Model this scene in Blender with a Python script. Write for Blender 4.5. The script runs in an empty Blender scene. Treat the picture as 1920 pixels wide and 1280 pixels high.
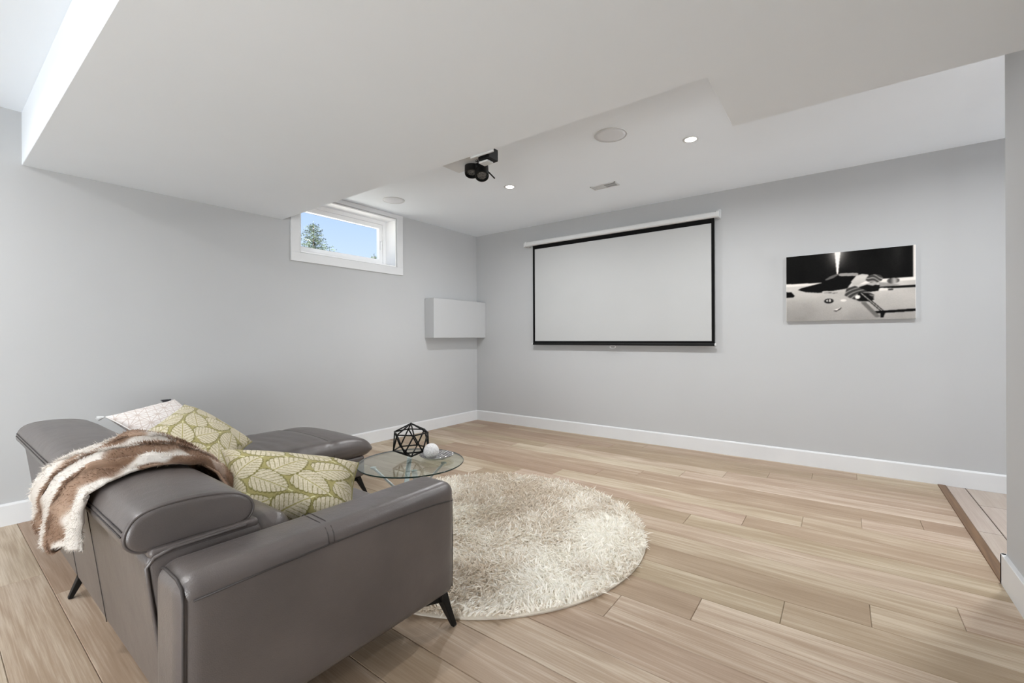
import bpy, bmesh, math, random
import numpy as np
from mathutils import Vector, Matrix

random.seed(7)
rng = np.random.default_rng(7)
S = bpy.context.scene
COL = S.collection
PI = math.pi

# ------------------------------------------------------------------ camera
YAW, ROLL = 0.641538, -0.004238
CAM = Vector((4.20088, -4.78283, 1.156))
cd = bpy.data.cameras.new('camera')
cam = bpy.data.objects.new('camera', cd)
COL.objects.link(cam)
fw = Vector((-math.sin(YAW), math.cos(YAW), 0))
rt0 = Vector((math.cos(YAW), math.sin(YAW), 0))
up0 = Vector((0, 0, 1))
rt = rt0 * math.cos(ROLL) + up0 * math.sin(ROLL)
up = up0 * math.cos(ROLL) - rt0 * math.sin(ROLL)
cam.matrix_world = Matrix(((rt.x, up.x, -fw.x, CAM.x), (rt.y, up.y, -fw.y, CAM.y), (rt.z, up.z, -fw.z, CAM.z), (0, 0, 0, 1)))
cd.sensor_width = 36.0
cd.lens = 36.0 * 830.306 / 1920.0
cd.shift_y = -5.58 / 1920.0
cd.clip_start = 0.02
S.camera = cam

# ------------------------------------------------------------------ view, world, lights
S.view_settings.view_transform = 'Standard'
S.view_settings.look = 'None'
S.view_settings.gamma = 1.0
S.view_settings.use_curve_mapping = False
S.view_settings.exposure = 0.75
S.cycles.use_denoising = True
S.cycles.max_bounces = 12
S.cycles.diffuse_bounces = 8
S.cycles.transparent_max_bounces = 12
S.cycles.sample_clamp_indirect = 8.0
S.cycles.caustics_reflective = False
S.cycles.caustics_refractive = False

W = bpy.data.worlds.new('sky')
S.world = W
W.use_nodes = True
nt = W.node_tree
nt.nodes.clear()
wo = nt.nodes.new('ShaderNodeOutputWorld')
bg = nt.nodes.new('ShaderNodeBackground')
tc = nt.nodes.new('ShaderNodeTexCoord')
sx = nt.nodes.new('ShaderNodeSeparateXYZ')
cr = nt.nodes.new('ShaderNodeValToRGB')
cr.color_ramp.elements[0].position = 0.15
cr.color_ramp.elements[0].color = (0.62, 0.76, 0.98, 1)
cr.color_ramp.elements[1].position = 0.36
cr.color_ramp.elements[1].color = (0.34, 0.53, 0.95, 1)
nt.links.new(tc.outputs['Generated'], sx.inputs[0])
nt.links.new(sx.outputs['Z'], cr.inputs[0])
nt.links.new(cr.outputs[0], bg.inputs['Color'])
bg.inputs['Strength'].default_value = 0.70
nt.links.new(bg.outputs[0], wo.inputs[0])

def lamp(name, kind, loc, direction, energy, color=(1, 1, 1), **kw):
    d = bpy.data.lights.new(name, kind)
    d.energy = energy
    d.color = color
    for k, v in kw.items():
        setattr(d, k, v)
    o = bpy.data.objects.new(name, d)
    COL.objects.link(o)
    o.location = loc
    o.rotation_euler = Vector(direction).to_track_quat('-Z', 'Y').to_euler()
    return o

lamp('sun', 'SUN', (-6, -2, 9), (-0.35, 0.30, -0.9), 22.0, (1.0, 0.97, 0.93), angle=0.01)
# unseen area light added behind the camera as soft fill
lamp('rear_fill', 'AREA', (2.2, -8.6, 0.75), (0, 1, 0.45), 9.0, (0.92, 0.965, 1.0), shape='RECTANGLE', size=4.2, size_y=1.3)
# area light added at the right wall, out of view, to brighten the left wall
lamp('side_fill', 'AREA', (4.78, -7.5, 0.95), (-1, 0.25, 0.25), 225.0, (0.92, 0.965, 1.0), shape='RECTANGLE', size=2.6, size_y=1.6)

# fill light added deep in the unseen passage to lift the left corner
lamp('passage_fill', 'AREA', (9.9, -0.95, 0.95), (-1, 0, 0.3), 135.0, (0.94, 0.97, 1.0), shape='RECTANGLE', size=1.8, size_y=1.6)

# ------------------------------------------------------------------ colour and mesh helpers
def lin(r, g=None, b=None):
    if g is None:
        r, g, b = r
    f = lambda c: (c / 255 / 12.92) if c / 255 <= 0.04045 else ((c / 255 + 0.055) / 1.055) ** 2.4
    return (f(r), f(g), f(b))

def lin_np(a):
    a = np.asarray(a, float) / 255.0
    return np.where(a <= 0.04045, a / 12.92, ((a + 0.055) / 1.055) ** 2.4)

def vnoise(x, y, seed=0):
    """smooth 2D value noise in 0..1"""
    x = np.asarray(x, float); y = np.asarray(y, float)
    xi = np.floor(x).astype(np.int64); yi = np.floor(y).astype(np.int64)
    xf = x - xi; yf = y - yi
    xf = xf * xf * (3 - 2 * xf); yf = yf * yf * (3 - 2 * yf)
    def h(a, b):
        n = (a * 374761393 + b * 668265263 + seed * 974634777) & 0x7fffffff
        n = ((n ^ (n >> 13)) * 1274126177) & 0x7fffffff
        n = (n ^ (n >> 16)) & 0xffff
        return n / 65535.0
    return (h(xi, yi) * (1 - xf) + h(xi + 1, yi) * xf) * (1 - yf) + (h(xi, yi + 1) * (1 - xf) + h(xi + 1, yi + 1) * xf) * yf

def fbm(x, y, seed=0, o=3):
    s = 0; a = 0.5; t = 0
    for k in range(o):
        s = s + a * vnoise(np.asarray(x) * 2 ** k, np.asarray(y) * 2 ** k, seed + k); t += a; a *= 0.5
    return s / t

def link(name, me, mat=None, parent=None):
    o = bpy.data.objects.new(name, me)
    COL.objects.link(o)
    if mat is not None and not me.materials:
        if isinstance(mat, (list, tuple)):
            for m in mat: me.materials.append(m)
        else:
            me.materials.append(mat)
    if parent is not None:
        o.parent = parent
    return o

def mesh(name, verts, faces, smooth=False):
    me = bpy.data.meshes.new(name)
    me.from_pydata([tuple(v) for v in verts], [], [tuple(f) for f in faces])
    if smooth:
        me.polygons.foreach_set('use_smooth', [True] * len(me.polygons))
    me.update()
    return me

def empty(name, loc, label, cat, group=None):
    o = bpy.data.objects.new(name, None)
    COL.objects.link(o)
    o.empty_display_size = 0.05
    o.location = loc
    o['label'] = label; o['category'] = cat
    if group: o['group'] = group
    return o

def structure(o):
    o['kind'] = 'structure'
    return o

class MB:
    """collects shapes in world (or thing-local) coordinates into one mesh"""
    def __init__(self):
        self.v = []; self.f = []; self.m = []
    def add(self, v, f, m=0):
        b = len(self.v)
        self.v += [tuple(p) for p in v]
        self.f += [tuple(i + b for i in q) for q in f]
        self.m += [m] * len(f)
        return self
    def box(self, x0, x1, y0, y1, z0, z1, m=0):
        v = [(x, y, z) for z in (z0, z1) for y in (y0, y1) for x in (x0, x1)]
        f = [(0, 2, 3, 1), (4, 5, 7, 6), (0, 1, 5, 4), (2, 6, 7, 3), (0, 4, 6, 2), (1, 3, 7, 5)]
        return self.add(v, f, m)
    def tube(self, pts, r, n=8, m=0, closed=False, cap=True):
        pts = [Vector(p) for p in pts]
        N = len(pts); rings = []
        prev = None
        for i, p in enumerate(pts):
            if closed:
                d = pts[(i + 1) % N] - pts[i - 1]
            else:
                d = pts[min(i + 1, N - 1)] - pts[max(i - 1, 0)]
            if d.length < 1e-9: d = Vector((0, 0, 1))
            d.normalize()
            if prev is None:
                a = d.orthogonal().normalized()
            else:
                a = prev - d * prev.dot(d)
                a = a.normalized() if a.length > 1e-6 else d.orthogonal().normalized()
            prev = a
            b = d.cross(a)
            rr = r[i] if isinstance(r, (list, tuple)) else r
            rings.append([p + (a * math.cos(2 * PI * k / n) + b * math.sin(2 * PI * k / n)) * rr for k in range(n)])
        v = [q for R in rings for q in R]
        f = []
        M = N if closed else N - 1
        for i in range(M):
            j = (i + 1) % N
            for k in range(n):
                f.append((i * n + k, i * n + (k + 1) % n, j * n + (k + 1) % n, j * n + k))
        if cap and not closed:
            f.append(tuple(reversed(range(n)))); f.append(tuple((N - 1) * n + k for k in range(n)))
        return self.add(v, f, m)
    def lathe(self, prof, n=32, c=(0, 0, 0), m=0, axis='z'):
        """prof: (r, h) pairs, first/last may be r=0"""
        v = []; f = []
        for r, h in prof:
            for k in range(n):
                a = 2 * PI * k / n
                p = (r * math.cos(a), r * math.sin(a), h)
                if axis == 'x': p = (p[2], p[0], p[1])
                if axis == 'y': p = (p[1], p[2], p[0])
                v.append((p[0] + c[0], p[1] + c[1], p[2] + c[2]))
        for i in range(len(prof) - 1):
            for k in range(n):
                f.append((i * n + k, i * n + (k + 1) % n, (i + 1) * n + (k + 1) % n, (i + 1) * n + k))
        return self.add(v, f, m)
    def prism(self, poly, a, b, axis=1, m=0):
        """poly of 2D points extruded along the axis from a to b; the 2D order is the other two axes"""
        n = len(poly)
        def p3(p, h):
            if axis == 0: return (h, p[0], p[1])
            if axis == 1: return (p[0], h, p[1])
            return (p[0], p[1], h)
        v = [p3(p, a) for p in poly] + [p3(p, b) for p in poly]
        f = [tuple(reversed(range(n))), tuple(range(n, 2 * n))]
        for i in range(n):
            j = (i + 1) % n
            f.append((i, j, j + n, i + n))
        return self.add(v, f, m)
    def build(self, name, mat, parent=None, smooth=False, bevel=0.0, seg=2, angle=None):
        me = bpy.data.meshes.new(name)
        me.from_pydata(self.v, [], self.f)
        bm = bmesh.new(); bm.from_mesh(me)
        bmesh.ops.remove_doubles(bm, verts=bm.verts, dist=1e-6)
        bmesh.ops.dissolve_degenerate(bm, edges=bm.edges, dist=1e-7)
        bmesh.ops.recalc_face_normals(bm, faces=bm.faces)
        if bevel > 0:
            es = [e for e in bm.edges if len(e.link_faces) == 2 and e.calc_face_angle(0) > 0.6]
            bmesh.ops.bevel(bm, geom=es, offset=bevel, segments=seg, affect='EDGES', profile=0.5, clamp_overlap=True)
        bm.to_mesh(me); bm.free()
        if smooth:
            me.polygons.foreach_set('use_smooth', [True] * len(me.polygons))
            if angle: me.set_sharp_from_angle(angle=angle)
        if isinstance(mat, (list, tuple)):
            for m in mat: me.materials.append(m)
            if len(me.polygons) == len(self.m):
                me.polygons.foreach_set('material_index', self.m)
        else:
            me.materials.append(mat)
        o = bpy.data.objects.new(name, me)
        COL.objects.link(o)
        if parent is not None: o.parent = parent
        return o

def rbox(lo, hi, r, step=0.03, disp=None):
    """dense rounded box between corners lo and hi, radius r (one number or per-axis tuple); returns verts, faces"""
    lo = np.array(lo, float); hi = np.array(hi, float)
    c = (lo + hi) / 2; h = (hi - lo) / 2
    rr = np.minimum(np.array([r] * 3 if np.isscalar(r) else r, float), h * 0.999)
    ax = []
    for k in range(3):
        inner = h[k] - rr[k]
        n = max(1, int(round(2 * inner / step)))
        mid = np.linspace(-inner, inner, n + 1)
        q = np.array([1.0, 0.82, 0.62, 0.4, 0.2])
        e = inner + rr[k] * q
        ax.append(np.concatenate([-e, mid, e[::-1]]))
    V = {}; verts = []; faces = []
    def vid(i, j, k):
        key = (i, j, k)
        if key not in V:
            V[key] = len(verts)
            verts.append((ax[0][i], ax[1][j], ax[2][k]))
        return V[key]
    nx, ny, nz = len(ax[0]) - 1, len(ax[1]) - 1, len(ax[2]) - 1
    for i in range(nx):
        for j in range(ny):
            faces.append((vid(i, j, 0), vid(i, j + 1, 0), vid(i + 1, j + 1, 0), vid(i + 1, j, 0)))
            faces.append((vid(i, j, nz), vid(i + 1, j, nz), vid(i + 1, j + 1, nz), vid(i, j + 1, nz)))
    for i in range(nx):
        for k in range(nz):
            faces.append((vid(i, 0, k), vid(i + 1, 0, k), vid(i + 1, 0, k + 1), vid(i, 0, k + 1)))
            faces.append((vid(i, ny, k), vid(i, ny, k + 1), vid(i + 1, ny, k + 1), vid(i + 1, ny, k)))
    for j in range(ny):
        for k in range(nz):
            faces.append((vid(0, j, k), vid(0, j, k + 1), vid(0, j + 1, k + 1), vid(0, j + 1, k)))
            faces.append((vid(nx, j, k), vid(nx, j + 1, k), vid(nx, j + 1, k + 1), vid(nx, j, k + 1)))
    P = np.array(verts)
    inn = np.clip(P, -(h - rr), h - rr)
    d = (P - inn) / rr
    mx = np.abs(d).max(axis=1)
    ln = np.linalg.norm(d, axis=1)
    s = np.where(ln > 1e-9, mx / np.maximum(ln, 1e-9), 1.0)
    # map the cube corner region on a rounded one
    P2 = inn + d * s[:, None] * rr
    P2 = P2 + c
    if disp is not None:
        P2 = disp(P2, (P2 - c) / h)
    return P2, faces

def robj(name, lo, hi, r, mat, parent=None, step=0.03, disp=None):
    v, f = rbox(lo, hi, r, step, disp)
    return link(name, mesh(name, v, f, True), mat, parent)

def set_colors(me, rgb):
    a = me.color_attributes.new('tint', 'FLOAT_COLOR', 'POINT')
    c = np.ones((len(me.vertices), 4), np.float32)
    c[:, :3] = rgb
    a.data.foreach_set('color', c.ravel())

# ------------------------------------------------------------------ materials
def mat(name, color=(0.8, 0.8, 0.8), rough=0.5, metal=0.0, spec=0.5):
    m = bpy.data.materials.new(name)
    m.use_nodes = True
    b = m.node_tree.nodes['Principled BSDF']
    b.inputs['Base Color'].default_value = (*color, 1)
    b.inputs['Roughness'].default_value = rough
    b.inputs['Metallic'].default_value = metal
    b.inputs['Specular IOR Level'].default_value = spec
    return m

def nd(m, t, **kw):
    n = m.node_tree.nodes.new(t)
    for k, v in kw.items():
        if hasattr(n, k) and not k.startswith('in_'):
            setattr(n, k, v)
    return n

def bsdf(m): return m.node_tree.nodes['Principled BSDF']

def add_bump(m, scale, strength, dist=0.01, kind='NOISE', detail=4, coord='Object'):
    t = nd(m, 'ShaderNodeTexCoord')
    if kind == 'NOISE':
        n = nd(m, 'ShaderNodeTexNoise'); n.inputs['Scale'].default_value = scale; n.inputs['Detail'].default_value = detail
        out = n.outputs['Fac']
    else:
        n = nd(m, 'ShaderNodeTexVoronoi'); n.inputs['Scale'].default_value = scale
        out = n.outputs['Distance']
    b = nd(m, 'ShaderNodeBump'); b.inputs['Strength'].default_value = strength; b.inputs['Distance'].default_value = dist
    L = m.node_tree.links
    L.new(t.outputs[coord], n.inputs['Vector']); L.new(out, b.inputs['Height']); L.new(b.outputs[0], bsdf(m).inputs['Normal'])
    return m

def vary(m, c1, c2, scale, detail=3, lo=0.35, hi=0.65, coord='Object'):
    t = nd(m, 'ShaderNodeTexCoord'); n = nd(m, 'ShaderNodeTexNoise')
    n.inputs['Scale'].default_value = scale; n.inputs['Detail'].default_value = detail
    r = nd(m, 'ShaderNodeValToRGB')
    r.color_ramp.elements[0].position = lo; r.color_ramp.elements[0].color = (*c1, 1)
    r.color_ramp.elements[1].position = hi; r.color_ramp.elements[1].color = (*c2, 1)
    L = m.node_tree.links
    L.new(t.outputs[coord], n.inputs['Vector']); L.new(n.outputs['Fac'], r.inputs[0]); L.new(r.outputs[0], bsdf(m).inputs['Base Color'])
    return m

def attr_mat(name, rough=0.8, spec=0.3, sheen=0.0):
    m = mat(name, rough=rough, spec=spec)
    a = nd(m, 'ShaderNodeVertexColor'); a.layer_name = 'tint'
    m.node_tree.links.new(a.outputs['Color'], bsdf(m).inputs['Base Color'])
    if sheen: bsdf(m).inputs['Sheen Weight'].default_value = sheen
    return m

M = {}
WALLC = (0.60, 0.605, 0.61)
M['wall'] = add_bump(vary(mat('wall_paint', WALLC, 0.75, spec=0.25), (0.458, 0.462, 0.465), (0.468, 0.472, 0.475), 1.3), 220, 0.05, 0.002)
M['ceil'] = add_bump(vary(mat('ceiling_paint', (0.7, 0.7, 0.7), 0.85, spec=0.15), (0.81, 0.850, 0.895), (0.83, 0.870, 0.915), 1.1), 180, 0.05, 0.002)
M['trim'] = add_bump(vary(mat('white_trim_paint', (0.82, 0.82, 0.82), 0.4), (0.64, 0.645, 0.65), (0.67, 0.675, 0.68), 3), 60, 0.02, 0.001)
M['vinyl'] = add_bump(mat('white_window_vinyl', (0.86, 0.86, 0.86), 0.35), 80, 0.02, 0.001)
M['leather'] = mat('taupe_leather', lin(107, 99, 95), 0.32, spec=0.5)
def leather(m, c1, c2):
    L = m.node_tree.links
    t = nd(m, 'ShaderNodeTexCoord')
    n = nd(m, 'ShaderNodeTexNoise'); n.inputs['Scale'].default_value = 5; n.inputs['Detail'].default_value = 4
    r = nd(m, 'ShaderNodeValToRGB')
    r.color_ramp.elements[0].position = 0.3; r.color_ramp.elements[0].color = (*c1, 1)
    r.color_ramp.elements[1].position = 0.7; r.color_ramp.elements[1].color = (*c2, 1)
    v = nd(m, 'ShaderNodeTexVoronoi'); v.inputs['Scale'].default_value = 320
    w = nd(m, 'ShaderNodeTexNoise'); w.inputs['Scale'].default_value = 14; w.inputs['Detail'].default_value = 3
    b1 = nd(m, 'ShaderNodeBump'); b1.inputs['Strength'].default_value = 0.22; b1.inputs['Distance'].default_value = 0.0015
    b2 = nd(m, 'ShaderNodeBump'); b2.inputs['Strength'].default_value = 0.18; b2.inputs['Distance'].default_value = 0.012
    for x in (n, v, w): L.new(t.outputs['Object'], x.inputs['Vector'])
    L.new(n.outputs['Fac'], r.inputs[0]); L.new(r.outputs[0], bsdf(m).inputs['Base Color'])
    L.new(v.outputs['Distance'], b1.inputs['Height']); L.new(w.outputs['Fac'], b2.inputs['Height'])
    L.new(b2.outputs[0], b1.inputs['Normal']); L.new(b1.outputs[0], bsdf(m).inputs['Normal'])
leather(M['leather'], lin(83, 77, 75), lin(95, 88, 85))
M['seam'] = add_bump(mat('dark_seam_thread', lin(52, 46, 44), 0.6), 900, 0.3, 0.001)
M['black'] = add_bump(mat('black_powder_coat', (0.005, 0.005, 0.005), 0.5, spec=0.25), 300, 0.05, 0.0005)
M['black_cloth'] = add_bump(mat('black_screen_border', (0.004, 0.004, 0.004), 0.8, spec=0.1), 400, 0.05, 0.0005)
M['screen'] = add_bump(vary(mat('matte_screen_fabric', (0.7, 0.7, 0.69), 0.85, spec=0.1), (0.445, 0.448, 0.445), (0.455, 0.458, 0.455), 2), 700, 0.04, 0.0005)
M['white_metal'] = add_bump(mat('white_enamel', (0.62, 0.625, 0.625), 0.35), 150, 0.02, 0.0005)
M['chrome'] = add_bump(mat('chrome', (0.74, 0.80, 0.85), 0.28, 0.75), 30, 0.02, 0.001)
M['silver'] = add_bump(mat('hammered_silver', (0.55, 0.54, 0.54), 0.14, 1.0), 75, 1.0, 0.008, 'VORONOI')
M['speaker'] = add_bump(mat('speaker_mesh', (0.72, 0.735, 0.765), 0.7, spec=0.2), 600, 0.4, 0.001, 'VORONOI')
M['vent_dark'] = add_bump(mat('vent_shade_black', (0.02, 0.02, 0.02), 0.8), 100, 0.1, 0.001)  # shade inside the duct put into a near-black colour
M['canvas'] = add_bump(mat('white_canvas', (0.7, 0.7, 0.69), 0.8, spec=0.2), 500, 0.2, 0.0005)
M['print'] = add_bump(attr_mat('printed_canvas', 0.8, 0.08), 600, 0.15, 0.0004)
M['pillow'] = add_bump(attr_mat('woven_pillow_cloth', 0.9, 0.15, 0.15), 420, 0.5, 0.002)
M['fur'] = attr_mat('faux_fur', 0.9, 0.15, 0.2)
M['pile'] = attr_mat('shaggy_pile', 0.85, 0.2, 0.1)
def translucent(m, f):
    L = m.node_tree.links; out = m.node_tree.nodes['Material Output']
    t = nd(m, 'ShaderNodeBsdfTranslucent'); x = nd(m, 'ShaderNodeMixShader'); x.inputs[0].default_value = f
    a = [k for k in m.node_tree.nodes if k.type == 'VERTEX_COLOR'][0]
    L.new(a.outputs['Color'], t.inputs[0]); L.new(bsdf(m).outputs[0], x.inputs[1]); L.new(t.outputs[0], x.inputs[2]); L.new(x.outputs[0], out.inputs['Surface'])
translucent(M['pile'], 0.36); translucent(M['fur'], 0.25)
add_bump(M['fur'], 300, 0.3, 0.002); add_bump(M['pile'], 300, 0.2, 0.001)
M['rug_back'] = add_bump(mat('cream_rug_binding', lin(205, 196, 182), 0.9, spec=0.1), 200, 0.4, 0.002)
M['glitter'] = mat('white_glitter_ball', (0.8, 0.79, 0.79), 0.5)
add_bump(vary(M['glitter'], (0.68, 0.67, 0.68), (0.88, 0.87, 0.87), 160, 2, 0.42, 0.58), 170, 1.0, 0.004)
M['bark'] = add_bump(vary(mat('bark', (0.1, 0.08, 0.06), 0.9), (0.08, 0.06, 0.05), (0.16, 0.13, 0.1), 6), 20, 0.6, 0.02)
M['needles'] = vary(mat('spruce_needles', (0.1, 0.14, 0.1), 0.7), (0.045, 0.06, 0.045), (0.09, 0.125, 0.075), 1.2)
M['bounce_ground'] = add_bump(vary(mat('pale_bounce_ground', (0.5, 0.48, 0.45), 0.9), (0.42, 0.41, 0.37), (0.55, 0.53, 0.48), 0.8), 30, 0.8, 0.05)  # unseen ground made pale to bounce sunlight up through the window
M['tassel'] = add_bump(mat('dark_tassel_yarn', (0.03, 0.03, 0.035), 0.9), 300, 0.5, 0.002)
M['threshold'] = mat('brown_oak_threshold', lin(130, 96, 68), 0.5)
M['subfloor'] = add_bump(mat('dark_floor_joint', lin(205, 188, 166), 0.9), 50, 0.2, 0.002)
M['grout'] = add_bump(mat('dark_grout', lin(70, 58, 48), 0.9), 120, 0.3, 0.001)

def emit(name, color, strength):
    m = bpy.data.materials.new(name); m.use_nodes = True
    n = m.node_tree.nodes; n.clear()
    e = n.new('ShaderNodeEmission'); e.inputs[0].default_value = (*color, 1); e.inputs[1].default_value = strength
    o = n.new('ShaderNodeOutputMaterial'); m.node_tree.links.new(e.outputs[0], o.inputs[0])
    return m
M['lamp'] = emit('lit_led_lens', (1.0, 0.97, 0.9), 14.0)

def glass(name, tint, rough=0.0, ior=1.5):
    m = bpy.data.materials.new(name); m.use_nodes = True
    n = m.node_tree.nodes; n.clear(); L = m.node_tree.links
    t = n.new('ShaderNodeBsdfTransparent'); t.inputs[0].default_value = (*tint, 1)
    g = n.new('ShaderNodeBsdfGlossy'); g.inputs['Roughness'].default_value = rough
    f = n.new('ShaderNodeFresnel')
    ge = n.new('ShaderNodeNewGeometry'); ma = n.new('ShaderNodeMath'); ma.operation = 'MULTIPLY_ADD'
    ma.inputs[1].default_value = 1 / ior - ior; ma.inputs[2].default_value = ior   # both faces of the sheet reflect alike
    L.new(ge.outputs['Backfacing'], ma.inputs[0]); L.new(ma.outputs[0], f.inputs[0])
    x = n.new('ShaderNodeMixShader'); o = n.new('ShaderNodeOutputMaterial')
    L.new(f.outputs[0], x.inputs[0]); L.new(t.outputs[0], x.inputs[1]); L.new(g.outputs[0], x.inputs[2]); L.new(x.outputs[0], o.inputs[0])
    return m
M['pane'] = glass('window_glass', (0.97, 0.98, 0.98), 0.0, 1.12)
M['table_glass'] = glass('table_glass', (0.91, 0.955, 0.93))
M['glass_edge'] = mat('green_glass_edge', (0.012, 0.03, 0.026), 0.08)
M['lens'] = mat('spot_lens', (0.15, 0.15, 0.15), 0.15, 0.6)
add_bump(M['lens'], 120, 1.0, 0.004, 'VORONOI')

def wood(name, dark, mid, light, rough=0.45, along=0, rand=True, white=0.5):
    """oak with cathedral grain along one local axis, shifted and toned by the object's random number"""
    m = mat(name, mid, rough, spec=0.35)
    L = m.node_tree.links
    t = nd(m, 'ShaderNodeTexCoord'); oi = nd(m, 'ShaderNodeObjectInfo')
    off = nd(m, 'ShaderNodeVectorMath'); off.operation = 'ADD'
    mul = nd(m, 'ShaderNodeVectorMath'); mul.operation = 'SCALE'; mul.inputs[0].default_value = (37.0, 19.0, 0.0)
    L.new(oi.outputs['Random'], mul.inputs['Scale'])
    L.new(t.outputs['Object'], off.inputs[0]); L.new(mul.outputs[0], off.inputs[1])
    def mapped(sc):
        mp = nd(m, 'ShaderNodeMapping'); s = [sc[1]] * 3; s[along] = sc[0]; mp.inputs['Scale'].default_value = s
        L.new(off.outputs[0], mp.inputs['Vector']); return mp.outputs[0]
    # slow warp field -> contour lines give the cathedral figure
    n1 = nd(m, 'ShaderNodeTexNoise'); n1.inputs['Scale'].default_value = 1; n1.inputs['Detail'].default_value = 1.5; n1.inputs['Roughness'].default_value = 0.4
    L.new(mapped((0.55, 6.5)), n1.inputs['Vector'])
    k = nd(m, 'ShaderNodeMath'); k.operation = 'MULTIPLY'; k.inputs[1].default_value = 55
    L.new(n1.outputs['Fac'], k.inputs[0])
    sn = nd(m, 'ShaderNodeMath'); sn.operation = 'SINE'; L.new(k.outputs[0], sn.inputs[0])
    # fine straight fibre
    n2 = nd(m, 'ShaderNodeTexNoise'); n2.inputs['Scale'].default_value = 1; n2.inputs['Detail'].default_value = 6; n2.inputs['Roughness'].default_value = 0.65
    L.new(mapped((3.5, 150.0)), n2.inputs['Vector'])
    # broad tone drift
    n3 = nd(m, 'ShaderNodeTexNoise'); n3.inputs['Scale'].default_value = 1; n3.inputs['Detail'].default_value = 3
    L.new(mapped((1.2, 9.0)), n3.inputs['Vector'])
    a = nd(m, 'ShaderNodeMath'); a.operation = 'MULTIPLY_ADD'; a.inputs[1].default_value = 0.045; a.inputs[2].default_value = 0.06
    L.new(sn.outputs[0], a.inputs[0])
    b = nd(m, 'ShaderNodeMath'); b.operation = 'MULTIPLY_ADD'; b.inputs[1].default_value = 0.62
    L.new(n2.outputs['Fac'], b.inputs[0]); L.new(a.outputs[0], b.inputs[2])
    c = nd(m, 'ShaderNodeMath'); c.operation = 'MULTIPLY_ADD'; c.inputs[1].default_value = 0.52
    L.new(n3.outputs['Fac'], c.inputs[0]); L.new(b.outputs[0], c.inputs[2])
    d = nd(m, 'ShaderNodeMath'); d.operation = 'MULTIPLY_ADD'; d.inputs[1].default_value = 0.24 if rand else 0.0
    L.new(oi.outputs['Random'], d.inputs[0]); L.new(c.outputs[0], d.inputs[2])
    r = nd(m, 'ShaderNodeValToRGB')
    e = r.color_ramp.elements
    e[0].position = 0.42; e[0].color = (*dark, 1)
    e[1].position = 1.15 if False else 1.0; e[1].color = (*light, 1)
    q = e.new(0.74); q.color = (*mid, 1)
    L.new(d.outputs[0], r.inputs[0])
    # knots
    v = nd(m, 'ShaderNodeTexVoronoi'); v.inputs['Scale'].default_value = 1
    L.new(mapped((1.3, 4.0)), v.inputs['Vector'])
    kr = nd(m, 'ShaderNodeValToRGB'); kr.color_ramp.elements[0].position = 0.0; kr.color_ramp.elements[0].color = (0.45, 0.36, 0.3, 1)
    kr.color_ramp.elements[1].position = 0.06; kr.color_ramp.elements[1].color = (1, 1, 1, 1)
    L.new(v.outputs['Distance'], kr.inputs[0])
    mx = nd(m, 'ShaderNodeMixRGB'); mx.blend_type = 'MULTIPLY'; mx.inputs[0].default_value = 0.8
    L.new(r.outputs[0], mx.inputs[1]); L.new(kr.outputs[0], mx.inputs[2])
    # a hue drift between yellowish and pinkish boards
    hs = nd(m, 'ShaderNodeHueSaturation')
    hm = nd(m, 'ShaderNodeMath'); hm.operation = 'MULTIPLY_ADD'; hm.inputs[1].default_value = 0.022 if rand else 0.0; hm.inputs[2].default_value = 0.490 if rand else 0.505
    rm = nd(m, 'ShaderNodeMath'); rm.operation = 'MULTIPLY'; rm.inputs[1].default_value = 7.31
    fr = nd(m, 'ShaderNodeMath'); fr.operation = 'FRACT'
    L.new(oi.outputs['Random'], rm.inputs[0]); L.new(rm.outputs[0], fr.inputs[0]); L.new(fr.outputs[0], hm.inputs[0]); L.new(hm.outputs[0], hs.inputs['Hue'])
    L.new(mx.outputs[0], hs.inputs['Color']); L.new(hs.outputs[0], bsdf(m).inputs['Base Color'])
    bp = nd(m, 'ShaderNodeBump'); bp.inputs['Strength'].default_value = 0.12; bp.inputs['Distance'].default_value = 0.002
    L.new(b.outputs[0], bp.inputs['Height']); L.new(bp.outputs[0], bsdf(m).inputs['Normal'])
    return m
M['oak'] = wood('white_washed_oak', lin(132, 110, 87), lin(161, 141, 119), lin(196, 181, 162))
M['tile'] = wood('wood_look_tile', lin(150, 134, 122), lin(168, 153, 142), lin(184, 172, 162), 0.4)
M['threshold'] = wood('brown_oak_threshold', lin(84, 60, 43), lin(118, 90, 67), lin(136, 106, 82), 0.5, along=1, rand=False)

# ------------------------------------------------------------------ the room
HC, HB = 2.614, 2.277          # ceiling, underside of the bulkhead
XR = 4.808                     # face of the right wall
YE = -1.763                    # far end of the right wall
YB, XF = -9.0, 10.0             # rear wall, far side of the tiled passage
WY0, WY1, WZ0, WZ1 = -2.58, -1.43, 2.0, 2.56   # window opening

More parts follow.
